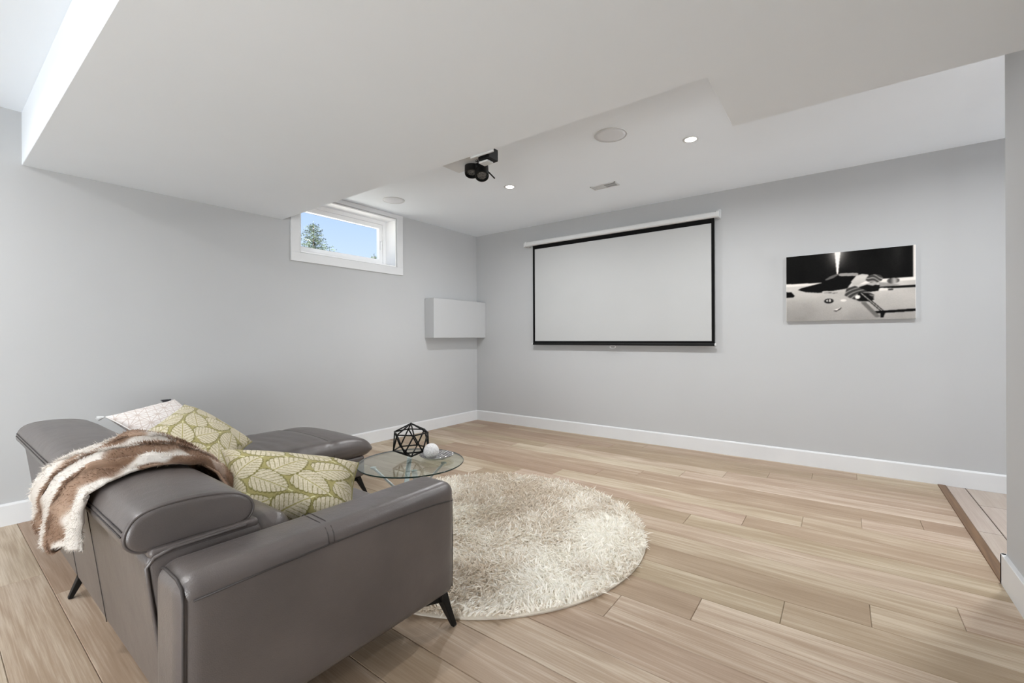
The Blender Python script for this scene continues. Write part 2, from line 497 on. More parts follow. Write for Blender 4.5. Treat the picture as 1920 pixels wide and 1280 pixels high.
wl = MB()
wl.box(-0.26, 0, YB, WY0, 0, HC); wl.box(-0.26, 0, WY1, 0.0, 0, HC)
wl.box(-0.26, 0, WY0, WY1, 0, WZ0); wl.box(-0.26, 0, WY0, WY1, WZ1, HC)
structure(wl.build('wall_left', M['wall']))
structure(MB().box(-0.26, XF + 0.2, 0, 0.2, 0, HC).build('wall_back', M['wall']))
structure(MB().box(XR, XR + 0.13, YB, YE, 0, HC).build('wall_right', M['wall']))
structure(MB().box(-0.26, XF + 0.2, YB - 0.2, YB, 0, HC).build('wall_rear', M['wall']))
structure(MB().box(XF, XF + 0.2, YB, 0, 0, HC).build('wall_passage', M['wall']))
structure(MB().box(-0.26, XF + 0.2, YB - 0.2, 0.2, HC, HC + 0.2).build('ceiling', M['ceil']))
bh = MB()
XN = 3.735
bh.add([(x, y, z) for z in (HB, HC) for x, y in ((0, -4.388), (XF, -4.388), (XF, -2.19), (XN, -2.19), (XN, -2.745), (0, -2.745))],
       [(5, 4, 3, 2, 1, 0), (6, 7, 8, 9, 10, 11)] + [(i, (i + 1) % 6, (i + 1) % 6 + 6, i + 6) for i in range(6)])
structure(bh.build('ceiling_bulkhead', M['ceil'], bevel=0.003, seg=1))

# boxed-in duct on the left wall in the corner
wb = MB().box(0, 0.165, -0.986, -0.0005, 1.168, 1.662).build('boxed_enclosure', M['wall'], bevel=0.003, seg=1)
wb['label'] = 'grey painted boxed-in enclosure on the left wall in the room corner'
wb['category'] = 'wall box'

# baseboards
BBH, BBT = 0.137, 0.016
def base_profile(t=BBT, h=BBH):
    return [(0, 0), (t, 0), (t, h - 0.012), (t - 0.004, h - 0.004), (t - 0.009, h), (0, h)]
p = MB().prism([(a, b) for a, b in base_profile()], YB, 0, axis=1)
structure(p.build('baseboard_left', M['trim']))
p = MB().prism([(-a, b) for a, b in base_profile()], BBT, XF, axis=0)
structure(p.build('baseboard_back', M['trim']))
p = MB().prism([(XR - a, b) for a, b in [(0, 0), (0.018, 0), (0.018, 0.138), (0.016, 0.14), (0, 0.14)]], YB, YE + 0.018, axis=1)
p.prism([(YE + a, b) for a, b in [(0, 0), (0.018, 0), (0.018, 0.138), (0.016, 0.14), (0, 0.14)]], XR - 0.018, XR + 0.13, axis=0)
structure(p.build('baseboard_right', M['trim']))

# oak floor: slab with every board a part
fl = structure(MB().box(-0.26, XR + 0.13, YB - 0.2, 0.2, -0.15, -0.006).build('floor', M['subfloor']))
def plank_mesh(name, w, d, t=0.02, bev=0.0018):
    m_ = MB().box(-w / 2, w / 2, -d / 2, d / 2, -t, 0)
    me = bpy.data.meshes.new(name)
    me.from_pydata(m_.v, [], m_.f)
    bm = bmesh.new(); bm.from_mesh(me)
    bmesh.ops.recalc_face_normals(bm, faces=bm.faces)
    es = [e for e in bm.edges if all(v.co.z > -1e-6 for v in e.verts)]
    bmesh.ops.bevel(bm, geom=es, offset=bev, segments=1, affect='EDGES')
    bm.to_mesh(me); bm.free()
    return me
PW, PLEN, GAP = 0.19, 1.782, 0.0007
cache = {}
row = 0
y1 = -0.001
y = -0.045
rows = [(-0.045, -0.001, -1)]
n = 0
while y > -6.6:
    rows.append((y - PW, y, n)); y -= PW; n += 1
for (ya, yb, n) in rows:
    xmax = 4.792 if ya > YE - 0.02 else XR - 0.001
    if yb <= YE: xmax = XR - 0.001
    j0 = 4.29 - 0.297 * ((n + 1) - 7)       # staggered joints, six rows to a repeat
    j0 = (j0 % PLEN) - PLEN
    xs = j0
    while xs < xmax:
        a, b = max(xs, 0.001), min(xs + PLEN, xmax)
        if b - a > 0.03:
            key = (round(b - a, 3), round(yb - ya, 3))
            if key not in cache:
                cache[key] = plank_mesh('plank', key[0] - 2 * GAP, key[1] - 2 * GAP)
                cache[key].materials.append(M['oak'])
            o = bpy.data.objects.new('plank', cache[key]); COL.objects.link(o)
            o.location = ((a + b) / 2, (ya + yb) / 2, random.uniform(-0.0006, 0.0))
            o.parent = fl
        xs += PLEN
rest = MB().box(0.001, XR - 0.001, YB, y - 0.002, -0.02, 0).build('rear_boards', M['oak'], fl)

# tiled passage beyond the threshold
pf = structure(MB().box(4.792, XF, YB, 0.2, -0.15, -0.006).build('floor_passage', M['grout']))
tc_ = {}
def tile(x0, x1, y0, y1):
    key = (round(x1 - x0, 3), round(y1 - y0, 3))
    if key not in tc_:
        tc_[key] = plank_mesh('tile', key[1] - 0.006, key[0] - 0.006, 0.012, 0.001)
        tc_[key].materials.append(M['tile'])
    o = bpy.data.objects.new('tile', tc_[key]); COL.objects.link(o)
    o.location = ((x0 + x1) / 2, (y0 + y1) / 2, -0.001)
    o.rotation_euler = (0, 0, PI / 2)
    o.parent = pf
for ci, (x0, x1, yo) in enumerate(((4.838, 4.946, -1.015), (4.946, 5.25, -0.434), (5.25, 5.554, -1.015), (5.554, 5.858, -0.434), (5.858, 6.162, -1.015), (6.162, 6.466, -0.434))):
    ys = yo + 1.162
    while ys > -3.2:
        a, b = min(ys, -0.001), ys - 1.162
        if a - b > 0.02 and not (x0 < XR + 0.13 and a < YE): 
            if x0 < XR + 0.13: b = max(b, YE)
            tile(x0, x1, b, a)
        ys -= 1.162
structure(MB().box(4.7915, 4.838, YE + 0.018, -0.001, -0.01, 0.004).build('trim_1', M['threshold'], bevel=0.002, seg=1))

# ------------------------------------------------------------------ window in the left wall
win = structure(bpy.data.objects.new('window_1', None)); COL.objects.link(win); win.location = (0, (WY0 + WY1) / 2, WZ0)
def wpart(mb, name, m, bevel=0.0015):
    o = mb.build(name, m, None, bevel=bevel, seg=1)
    o.parent = win; o.matrix_parent_inverse = Matrix.Translation(-win.location)
    return o
CW = 0.092
wpart(MB().box(0, 0.019, WY0 - CW, WY1 + CW, WZ0 - CW, WZ0 - 0.006), 'casing', M['trim'])
wpart(MB().box(0, 0.019, WY0 - CW, WY1 + CW, WZ1 + 0.006, HC - 0.002), 'casing', M['trim'])
wpart(MB().box(0, 0.019, WY0 - CW, WY0 - 0.006, WZ0 - 0.006, WZ1 + 0.006), 'casing', M['trim'])
wpart(MB().box(0, 0.019, WY1 + 0.006, WY1 + CW, WZ0 - 0.006, WZ1 + 0.006), 'casing', M['trim'])
j = 0.012
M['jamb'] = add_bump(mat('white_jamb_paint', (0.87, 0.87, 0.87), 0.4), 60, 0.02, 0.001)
wpart(MB().box(-0.17, 0.004, WY0, WY1, WZ0, WZ0 + j), 'jamb', M['jamb'])
wpart(MB().box(-0.17, 0.004, WY0, WY1, WZ1 - j, WZ1), 'jamb', M['jamb'])
wpart(MB().box(-0.17, 0.004, WY0, WY0 + j, WZ0 + j, WZ1 - j), 'jamb', M['jamb'])
wpart(MB().box(-0.17, 0.004, WY1 - j, WY1, WZ0 + j, WZ1 - j), 'jamb', M['jamb'])
def ring(y0, y1, z0, z1, w, x0, x1):
    mb = MB()
    mb.box(x0, x1, y0, y1, z0, z0 + w); mb.box(x0, x1, y0, y1, z1 - w, z1)
    mb.box(x0, x1, y0, y0 + w, z0 + w, z1 - w); mb.box(x0, x1, y1 - w, y1, z0 + w, z1 - w)
    return mb
wpart(ring(WY0, WY1, WZ0, WZ1, 0.052, -0.25, -0.165), 'window_frame', M['vinyl'])
sash = wpart(ring(WY0 + 0.052, WY1 - 0.052, WZ0 + 0.052, WZ1 - 0.052, 0.045, -0.235, -0.185), 'sash', M['vinyl'])
wpart(MB().box(-0.212, -0.208, WY0 + 0.09, WY1 - 0.09, WZ0 + 0.09, WZ1 - 0.09), 'pane', M['pane'], 0)
hm_ = MB()
hm_.tube([(-0.185, WY1 - 0.075, 2.20), (-0.165, WY1 - 0.078, 2.205), (-0.160, WY1 - 0.080, 2.25), (-0.163, WY1 - 0.078, 2.30), (-0.185, WY1 - 0.072, 2.315)], 0.007, 8)
hm_.box(-0.187, -0.178, WY1 - 0.09, WY1 - 0.06, 2.185, 2.215)
wpart(hm_, 'handle', M['vinyl'], 0)

# ------------------------------------------------------------------ outside
structure(MB().box(-60, -0.27, -40, 50, 1.45, 1.75).build('ground_outside', M['bounce_ground']))
def spruce(x, y, zb, top, rad, seed, label):
    r = random.Random(seed)
    t = empty('spruce_tree', (x, y, zb), label, 'tree')
    h = top - zb
    MB().tube([(0, 0, -0.05), (0.02, 0, h * 0.5), (0, 0, h * 0.97)], [0.09, 0.06, 0.012], 8).build('trunk', M['bark'], t, True)
    V = []; F = []
    z = 0.25
    while z < h - 0.05:
        f = 1 - z / h
        nb = 9 if f > 0.25 else 6
        for k in range(nb):
            a = 2 * PI * (k + r.random() * 0.8) / nb
            L = (rad * f ** 0.8 + 0.06) * r.uniform(0.65, 1.15)
            d = Vector((math.cos(a), math.sin(a), 0))
            s = d.cross(Vector((0, 0, 1)))
            steps = max(3, int(L / 0.06))
            for q in range(steps):
                u = (q + 1) / steps
                c = d * (L * u) + Vector((0, 0, z + 0.10 * L * u * u - 0.16 * L * u + r.uniform(-0.03, 0.03)))
                for _ in range(5):
                    tl = 0.085 * (1.2 - 0.5 * u) * r.uniform(0.7, 1.5)
                    dd = (d * r.uniform(0.1, 0.9) + s * r.uniform(-1, 1) + Vector((0, 0, r.uniform(-0.5, 0.7)))).normalized()
                    ww = dd.cross(Vector((r.uniform(-1, 1), r.uniform(-1, 1), r.uniform(-1, 1)))).normalized() * 0.011
                    b = len(V)
                    V += [c - ww, c + ww, c + dd * tl + ww * 0.4, c + dd * tl - ww * 0.4]
                    F.append((b, b + 1, b + 2, b + 3))
        z += 0.10
    for q in range(14):
        c = Vector((0, 0, h - 0.25 + 0.018 * q)); a = r.random() * 6.28
        dd = Vector((math.cos(a), math.sin(a), 0.9)).normalized(); ww = Vector((-math.sin(a), math.cos(a), 0)) * 0.009
        b = len(V); V += [c - ww, c + ww, c + dd * 0.1 + ww * .3, c + dd * 0.1 - ww * .3]; F.append((b, b + 1, b + 2, b + 3))
    o = link('foliage', mesh('foliage', V, F), M['needles'], t); o['kind'] = 'stuff'
    return t
spruce(-12.0, 4.25, 1.75, 5.65, 2.0, 3, 'tall spruce outside the window, its pointed top near the left of the pane')
spruce(-7.5, 2.36, 1.75, 3.72, 0.62, 5, 'shorter spruce outside the window, right of the tall one')
spruce(-12.5, 7.35, 1.75, 4.95, 0.8, 8, 'spruce outside the window just showing at the right of the pane')

# ------------------------------------------------------------------ ceiling things
def pot(x, y, label, power=16.0):
    t = empty('recessed_light', (x, y, HC), label, 'ceiling light', 'recessed ceiling lights')
    MB().lathe([(0.040, -0.0005), (0.040, -0.004), (0.054, -0.004), (0.056, -0.001), (0.056, 0.0), (0.040, 0.0)], 32).build('trim_ring', M['white_metal'], t, True)
    MB().lathe([(0.0, -0.003), (0.039, -0.003), (0.039, -0.0005), (0.0, -0.0005)], 32).build('lens', M['lamp'], t)
    l = lamp('recessed_lamp', 'AREA', (0, 0, -0.008), (0, 0, -1), power, (0.97, 0.985, 1.0), shape='DISK', size=0.085, spread=math.radians(170))
    l.parent = t
    return t
pot(1.643, -1.382, 'lit recessed ceiling light between the round grille by the window and the vent')
pot(3.311, -1.387, 'lit recessed ceiling light right of the larger round speaker grille')
pot(4.98, -1.387, 'recessed ceiling light over the tiled passage beyond the right wall')
pot(-0.0 + 0.9, -5.46, 'recessed ceiling light behind the bulkhead near the left wall', 14.0)
pot(2.5, -5.46, 'recessed ceiling light behind the bulkhead in the middle of the room', 14.0)

def ceiling_speaker(x, y, r, label):
    t = empty('ceiling_speaker', (x, y, HC), label, 'speaker', 'ceiling speakers')
    MB().lathe([(r - 0.004, 0), (r - 0.004, -0.006), (r, -0.006), (r + 0.002, -0.002), (r + 0.002, 0)], 48).build('rim', M['white_metal'], t, True)
    MB().lathe([(0, -0.0055), (r * 0.7, -0.005), (r - 0.004, -0.004), (r - 0.004, 0), (0, 0)], 48).build('grille', M['speaker'], t, True)
ceiling_speaker(0.425, -1.795, 0.112, 'round grey ceiling speaker grille beside the window')
ceiling_speaker(2.871, -1.81, 0.115, 'round grey ceiling speaker grille in the middle of the ceiling, between the two lights')

vt = empty('ceiling_vent', (2.378, -0.851, HC), 'white rectangular ceiling air vent in front of the screen', 'vent')
vw, vd = 0.128, 0.055
mb = MB()
mb.box(-vw, vw, -vd, -vd + 0.012, -0.006, 0); mb.box(-vw, vw, vd - 0.012, vd, -0.006, 0)
mb.box(-vw, -vw + 0.012, -vd, vd, -0.006, 0); mb.box(vw - 0.012, vw, -vd, vd, -0.006, 0); mb.box(-0.006, 0.006, -vd, vd, -0.005, 0)
mb.build('frame', M['white_metal'], vt)
MB().box(-vw + 0.01, vw - 0.01, -vd + 0.01, vd - 0.01, -0.0012, 0).build('duct_shade_sheet', M['vent_dark'], vt)  # thin dark sheet painted as the shade behind the slats
mb = MB()
for k in range(22):
    x = -vw + 0.016 + k * (2 * vw - 0.032) / 21
    sgn = -1 if x < 0 else 1
    mb.add([(x - 0.003, -vd + 0.01, -0.0015), (x + 0.001, -vd + 0.01, -0.0015), (x + 0.001 + sgn * 0.003, -vd + 0.01, -0.006), (x - 0.003 + sgn * 0.003, -vd + 0.01, -0.006),
            (x - 0.003, vd - 0.01, -0.0015), (x + 0.001, vd - 0.01, -0.0015), (x + 0.001 + sgn * 0.003, vd - 0.01, -0.006), (x - 0.003 + sgn * 0.003, vd - 0.01, -0.006)],
           [(0, 1, 2, 3), (7, 6, 5, 4), (0, 4, 5, 1), (1, 5, 6, 2), (2, 6, 7, 3), (3, 7, 4, 0)])
mb.box(-vw + 0.01, vw - 0.01, -0.002, 0.002, -0.007, -0.004)
o = mb.build('grille', M['white_metal'], vt); o['kind'] = 'stuff'

# twin black spotlight hanging at the far edge of the bulkhead
sp = empty('twin_spotlight', (2.36, -2.745, 2.30), 'black twin-head spotlight fixture hanging at the far edge of the bulkhead', 'spotlight')
def spart(mb, name, m, **kw):
    o = mb.build(name, m, None, **kw); o.parent = sp; o.matrix_parent_inverse = Matrix.Translation(-sp.location); return o
spart(MB().box(2.09, 2.40, -2.743, -2.56, 2.292, 2.40), 'mounting_box', M['white_metal'], bevel=0.004, seg=1)
spart(MB().box(2.36, 2.54, -2.743, -2.73, 2.268, 2.33), 'mounting_plate', M['white_metal'], bevel=0.002, seg=1)
def head(c, d, r, L, name_):
    d = Vector(d).normalized(); c = Vector(c)
    q = Vector((0, 0, 1)).rotation_difference(d).to_matrix()
    def tf(mb):
        mb.v = [tuple(q @ Vector(v) + c) for v in mb.v]; return mb
    b = spart(tf(MB().lathe([(0, -L / 2), (r * 0.7, -L / 2), (r, -L * 0.36), (r, L * 0.42), (r * 0.97, L / 2), (r * 0.82, L / 2), (r * 0.8, L * 0.38), (0, L * 0.38)], 28)), name_, M['black'], smooth=True, angle=0.7)
    l = tf(MB().lathe([(r * 0.79, L * 0.385), (r * 0.6, L * 0.43), (r * 0.3, L * 0.41), (0, L * 0.45)], 20)).build('spot_lens', M['lens'], None, True)
    l.parent = b
    k = tf(MB().lathe([(0, -L * .1), (0.010, -L * .1), (0.010, L * .1), (0, L * .1)], 10, c=(-r - 0.002, 0, 0.0))).build('knob', M['black'], None, True)
    k.parent = b
head((2.247, -2.600, 2.302), (0.22, -0.26, -0.94), 0.047, 0.15, 'spot_head')
head((2.322, -2.590, 2.250), (0.34, -0.34, -0.86), 0.045, 0.115, 'spot_head')
spart(MB().tube([(2.33, -2.70, 2.36), (2.32, -2.66, 2.34), (2.33, -2.62, 2.30)], 0.009, 8), 'bracket_arm', M['black'], smooth=True)
spart(MB().tube([(2.245, -2.70, 2.37), (2.245, -2.65, 2.36), (2.245, -2.61, 2.33)], 0.009, 8), 'bracket_arm', M['black'], smooth=True)
spart(MB().tube([(2.300, -2.68, 2.335), (2.34, -2.61, 2.275), (2.392, -2.54, 2.196)], 0.0045, 6), 'rod', M['black'], smooth=True)
spart(MB().box(2.395, 2.485, -2.71, -2.62, 2.257, 2.33), 'driver_box', M['black'], bevel=0.004, seg=1)
spart(MB().box(2.39, 2.462, -2.70, -2.64, 2.244, 2.256), 'driver_bracket', M['white_metal'], bevel=0.003, seg=1)
for k in range(4):
    spart(MB().tube([(2.29 + 0.02 * k, -2.69, 2.33), (2.31 + 0.02 * k, -2.65, 2.30 - 0.012 * k), (2.35 + 0.01 * k, -2.64, 2.275), (2.37, -2.66, 2.30 + 0.005 * k), (2.40, -2.66, 2.30)], 0.0028, 6), 'cable', M['black'], smooth=True)

# ------------------------------------------------------------------ projection screen
ps = empty('projection_screen', (2.1, -0.05, 1.07), 'white pull-down projection screen with black border on the back wall', 'projection screen')
def pp(mb, name, m, parent=ps, **kw):
    o = mb.build(name, m, None, **kw); o.parent = parent; o.matrix_parent_inverse = Matrix.Translation(-ps.location); return o
X0, X1, Z0, Z1 = 1.007, 3.182, 1.082, 2.345
yf = -0.052
pp(MB().box(1.038, 3.153, yf, yf + 0.001, 1.122, 2.297), 'screen_fabric', M['screen'])
pp(MB().box(X0, X1, yf, yf + 0.001, 2.297, 2.37), 'border', M['black_cloth'])
pp(MB().box(X0, X1, yf, yf + 0.001, Z0 + 0.0, 1.122), 'border', M['black_cloth'])
pp(MB().box(X0, 1.038, yf, yf + 0.001, 1.122, 2.297), 'border', M['black_cloth'])
pp(MB().box(3.153, X1, yf, yf + 0.001, 1.122, 2.297), 'border', M['black_cloth'])
pp(MB().box(X0, X1, yf - 0.011, yf + 0.012, 1.073, 1.100), 'bottom_bar', M['black'], bevel=0.004)
for x in (X0 - 0.006, X1 + 0.006):
    pp(MB().lathe([(0, -0.008), (0.012, -0.007), (0.014, 0), (0.012, 0.007), (0, 0.008)], 14, c=(x, yf, 1.087), axis='x'), 'bar_cap', M['white_metal'], smooth=True)
pp(MB().prism([(-0.022, 2.403), (-0.075, 2.403), (-0.090, 2.392), (-0.092, 2.358), (-0.080, 2.345), (-0.022, 2.345)], 0.93, 3.205, axis=0), 'housing', M['white_metal'], bevel=0.003)
cap_prof = [(-0.004, 2.408), (-0.078, 2.408), (-0.095, 2.396), (-0.097, 2.352), (-0.083, 2.340), (-0.004, 2.340)]
pp(MB().prism(cap_prof, 3.205, 3.232, axis=0), 'end_cap', M['white_metal'], bevel=0.003)
pp(MB().prism(cap_prof, 0.905, 0.93, axis=0), 'end_cap', M['white_metal'], bevel=0.003)
pp(MB().box(0.845, 0.905, -0.030, -0.001, 2.352, 2.402), 'wall_bracket', M['white_metal'], bevel=0.003)
pp(MB().box(3.205, 3.236, -0.022, -0.001, 2.352, 2.43), 'wall_bracket', M['white_metal'], bevel=0.003)
rg = MB()
rg.tube([(2.10 + 0.034 * math.cos(a), yf, 1.056 + 0.016 * math.sin(a)) for a in [2 * PI * k / 24 for k in range(24)]], 0.0035, 6, closed=True)
pp(rg, 'pull_ring', M['white_metal'], smooth=True)

# ------------------------------------------------------------------ painting: canvas with a flat print (vertex colours on a fine grid)
def seg_d(X, Y, a, b):
    ax, ay = a; bx, by = b
    t = np.clip(((X - ax) * (bx - ax) + (Y - ay) * (by - ay)) / ((bx - ax) ** 2 + (by - ay) ** 2), 0, 1)
    return np.hypot(X - ax - t * (bx - ax), Y - ay - t * (by - ay)), t
def inpoly(X, Y, P):
    r = np.zeros(X.shape, bool); n_ = len(P)
    for i in range(n_):
        x0, y0 = P[i]; x1, y1 = P[(i + 1) % n_]
        c = ((y0 > Y) != (y1 > Y)) & (X < (x1 - x0) * (Y - y0) / (y1 - y0 + 1e-12) + x0)
        r ^= c
    return r
def paint_print(U, V):
    """U 0..1 left to right, V 0..1 bottom to top -> sRGB grey-warm image"""
    g = np.full(U.shape, 9.0)
    g += 10 * fbm(U * 14, V * 3, 4)
    # faint glow round the light cone
    g += 120 * np.exp(-((U - 0.43) / 0.055) ** 2) * np.clip((V - 0.72) / 0.28, 0, 1) ** 1.3
    g += 34 * np.exp(-((U - 0.44) / 0.13) ** 2) * np.clip((V - 0.58) / 0.42, 0, 1)
    g += 22 * np.exp(-((U - 0.88) / 0.05) ** 2) * np.clip((V - 0.6) / 0.4, 0, 1)
    wv = 0.004 + 0.019 * np.clip((V - 0.62) / 0.38, 0, 1) ** 1.2
    g = np.where((np.abs(U - (0.425 + 0.006 * V)) < wv) & (V > 0.62), 250, g)
    g = np.where((U > 0.985) & (V > 0.5), 225, g)
    # floor
    fl_ = np.clip(196 - 90 * (0.5 - V) + 30 * (fbm(U * 5, V * 5, 9) - .5) - 40 * np.exp(-((U - 0.1) / 0.25) ** 2) * (0.5 - V), 60, 240)
    top = 0.565 - 0.03 * (U - 0.3) * (U < .7)
    g = np.where(V < top, fl_, g)
    g = np.where((V < top) & (V > top - 0.045), np.where(U < 0.33, 225, 232), g)
    g = np.where((V < 0.53) & (V > 0.475) & (U < 0.2), 195, g)
    g = np.where((V < 0.455) & (V > 0.425) & (U > 0.72), 14, g)
    g = np.where(inpoly(U, V, [(0.74, 0.52), (0.8, 0.505), (0.9, 0.47), (0.84, 0.455), (0.75, 0.46)]), 150, g)
    # black dress
    g = np.where(inpoly(U, V, [(0.10, 0.475), (0.13, 0.50), (0.30, 0.56), (0.37, 0.645), (0.42, 0.675), (0.46, 0.665), (0.50, 0.62), (0.54, 0.62), (0.585, 0.66), (0.56, 0.57), (0.52, 0.50), (0.50, 0.44), (0.40, 0.42), (0.28, 0.415), (0.17, 0.435)]), 12, g)
    d, t = seg_d(U, V, (0.34, 0.605), (0.43, 0.672)); g = np.where(d < 0.02 * (1 - abs(t - .5)), 96, g)
    d, t = seg_d(U, V, (0.46, 0.665), (0.57, 0.655)); g = np.where((d < 0.022) & (V > 0.62), 150, g)
    # shoulder, arm, head and hair
    g = np.where(inpoly(U, V, [(0.535, 0.555), (0.575, 0.635), (0.62, 0.655), (0.665, 0.64), (0.67, 0.60), (0.64, 0.545), (0.59, 0.50), (0.545, 0.505)]), 205 - 260 * np.abs(V - 0.61), g)
    g = np.where(((U - 0.71) / 0.062) ** 2 + ((V - 0.575) / 0.06) ** 2 < 1, 60 + 110 * np.clip(np.sin(U * 75 + V * 130 + 2 * np.sin(U * 60)), 0, 1), g)
    g = np.where(((U - 0.845) / 0.045) ** 2 + ((V - 0.53) / 0.04) ** 2 < 1, 120 + 50 * np.sin(U * 90), g)
    g = np.where(inpoly(U, V, [(0.58, 0.46), (0.66, 0.50), (0.75, 0.48), (0.74, 0.40), (0.68, 0.39), (0.60, 0.42)]), 16, g)
    g = np.where(inpoly(U, V, [(0.64, 0.505), (0.72, 0.535), (0.74, 0.505), (0.70, 0.475)]), 170, g)
    for a, b, w in (((0.32, 0.425), (0.40, 0.415), 0.015), ((0.40, 0.415), (0.52, 0.44), 0.02)):
        d, t = seg_d(U, V, a, b); g = np.where(d < w, 185, g); g = np.where((d < w) & (V < a[1] - 0.012), 40, g)
    # fallen lamp
    g = np.where(inpoly(U, V, [(0.485, 0.355), (0.50, 0.46), (0.565, 0.49), (0.64, 0.42), (0.71, 0.345), (0.70, 0.27), (0.66, 0.255), (0.60, 0.26), (0.52, 0.32)]), 55 + 95 * np.clip(np.sin((np.hypot(U - 0.66, V - 0.25)) * 150), 0, 1) ** 1.5, g)
    g = np.where(inpoly(U, V, [(0.60, 0.395), (0.66, 0.37), (0.71, 0.28), (0.67, 0.255), (0.60, 0.265), (0.56, 0.31)]), 14, g)
    g = np.where(((U - 0.585) / 0.02) ** 2 + ((V - 0.325) / 0.028) ** 2 < 1, 235, g)
    d, t = seg_d(U, V, (0.61, 0.38), (0.765, 0.115)); g = np.where(d < 0.012, 10, g); g = np.where(d < 0.004, 190, g)
    d, t = seg_d(U, V, (0.71, 0.095), (1.0, 0.115)); g = np.where(d < 0.017, 8, g)
    g = np.where(inpoly(U, V, [(0.755, 0.10), (0.79, 0.10), (0.775, 0.02), (0.755, 0.02)]), 8, g)
    d, t = seg_d(U, V, (0.63, 0.24), (0.73, 0.04)); g = np.where((d < 0.018) & (V < .25), 105, g)
    g = np.where(inpoly(U, V, [(0.0, 0.45), (0.045, 0.445), (0.075, 0.385), (0.06, 0.365), (0.0, 0.365)]), 8, g)
    g = np.where(((U - 0.36) / 0.038) ** 2 + ((V - 0.285) / 0.036) ** 2 < 1, 14, g)
    g = np.where((((U - 0.362) / 0.025) ** 2 + ((V - 0.29) / 0.02) ** 2 < 1) & (np.sin(U * 260) > -0.2), 215, g)
    g = np.where(((U - 0.475) / 0.024) ** 2 + ((V - 0.285) / 0.018) ** 2 < 1, 225, g)
    g = np.where(inpoly(U, V, [(0.39, 0.135), (0.425, 0.14), (0.46, 0.185), (0.455, 0.16), (0.42, 0.125)]), 30, g)
    g = np.where(inpoly(U, V, [(0.40, 0.15), (0.425, 0.142), (0.455, 0.185), (0.43, 0.165)]), 235, g)
    g = np.where(inpoly(U, V, [(0.75, 0.44), (0.85, 0.425), (0.85, 0.40), (0.74, 0.40)]), 228, g)
    g = np.where(inpoly(U, V, [(0.81, 0.42), (0.85, 0.418), (0.845, 0.40), (0.81, 0.40)]), 40, g)
    k = np.array([0.25, 0.5, 0.25])
    for _ in range(3):
        for ax in (0, 1):
            p_ = np.take(g, np.clip(np.arange(-1, g.shape[ax] + 1), 0, g.shape[ax] - 1), axis=ax)
            n_ = g.shape[ax]
            g = k[0] * np.take(p_, np.arange(n_), axis=ax) + k[1] * np.take(p_, np.arange(1, n_ + 1), axis=ax) + k[2] * np.take(p_, np.arange(2, n_ + 2), axis=ax)
    g = g + (fbm(U * 150, V * 100, 3) - 0.5) * 10
    g = np.clip(g, 3, 246)
    return np.stack([g, g * 0.975, g * 0.945], -1)

PX0, PX1, PZ0, PZ1 = 3.787, 4.669, 1.303, 1.890
pt = empty('canvas_painting', ((PX0 + PX1) / 2, -0.018, PZ0), 'black and white canvas print of a reclining figure on the back wall', 'painting')
def cp(o): o.parent = pt; o.matrix_parent_inverse = Matrix.Translation(-pt.location); return o
cp(MB().box(PX0, PX1, -0.035, -0.002, PZ0, PZ1).build('canvas', M['canvas'], bevel=0.002, seg=1))
nu, nv = 340, 228
u = np.linspace(0, 1, nu); v = np.linspace(0, 1, nv)
U, V = np.meshgrid(u, v)
vv = np.stack([PX0 + 0.002 + U * (PX1 - PX0 - 0.004), np.full(U.shape, -0.0354), PZ0 + 0.002 + V * (PZ1 - PZ0 - 0.004)], -1).reshape(-1, 3)
ids = np.arange(nu * nv).reshape(nv, nu)
ff = np.stack([ids[:-1, :-1], ids[:-1, 1:], ids[1:, 1:], ids[1:, :-1]], -1).reshape(-1, 4)
me = mesh('print', vv, ff.tolist())
set_colors(me, lin_np(paint_print(U, V)).reshape(-1, 3))
cp(link('print', me, M['print']))

# ------------------------------------------------------------------ sectional sofa
SF = empty('sectional_sofa', (1.75, -4.0, 0), 'taupe leather sectional sofa with a chaise and black metal legs', 'sofa')
INV = Matrix.Translation(-SF.location)
def sofa(o, parent=SF):
    o.parent = parent; o.matrix_parent_inverse = INV if parent is SF else Matrix(); return o
LE = M['leather']
# backrest shell leaning slightly outwards
def lean(P, q):
    P = P.copy()
    P[:, 1] -= 0.055 * np.clip((P[:, 2] - 0.14) / 0.45, 0, 1) * (q[:, 1] < 0)
    return P
back = sofa(robj('backrest', (0.60, -4.385, 0.145), (2.772, -4.15, 0.600), (0.02, 0.03, 0.03), LE, None, 0.06, lean))
def seam(pts, r=0.0028, parent=SF, name='seam', m='seam'):
    return sofa(MB().tube(pts, r, 6).build(name, M[m], None, True), parent)
for x in (1.64, 2.11):
    seam([(x, -4.3855 - 0.055 * (z - 0.14) / 0.45, z) for z in np.linspace(0.16, 0.57, 8)], 0.0014, back)
sofa(MB().tube([(2.766, -4.3835 - 0.055 * (z - 0.14) / 0.45, z) for z in np.linspace(0.16, 0.57, 8)] + [(2.77, -4.42, 0.592), (2.77, -4.38, 0.603), (2.77, -4.20, 0.603)], 0.005, 8).build('piping', LE, None, True), back)
# inner back cushions
for (a, b) in ((0.66, 1.72), (1.74, 2.77)):
    sofa(robj('back_cushion', (a, -4.19, 0.40), (b, -4.05, 0.605), (0.05, 0.06, 0.06), LE, None, 0.04))
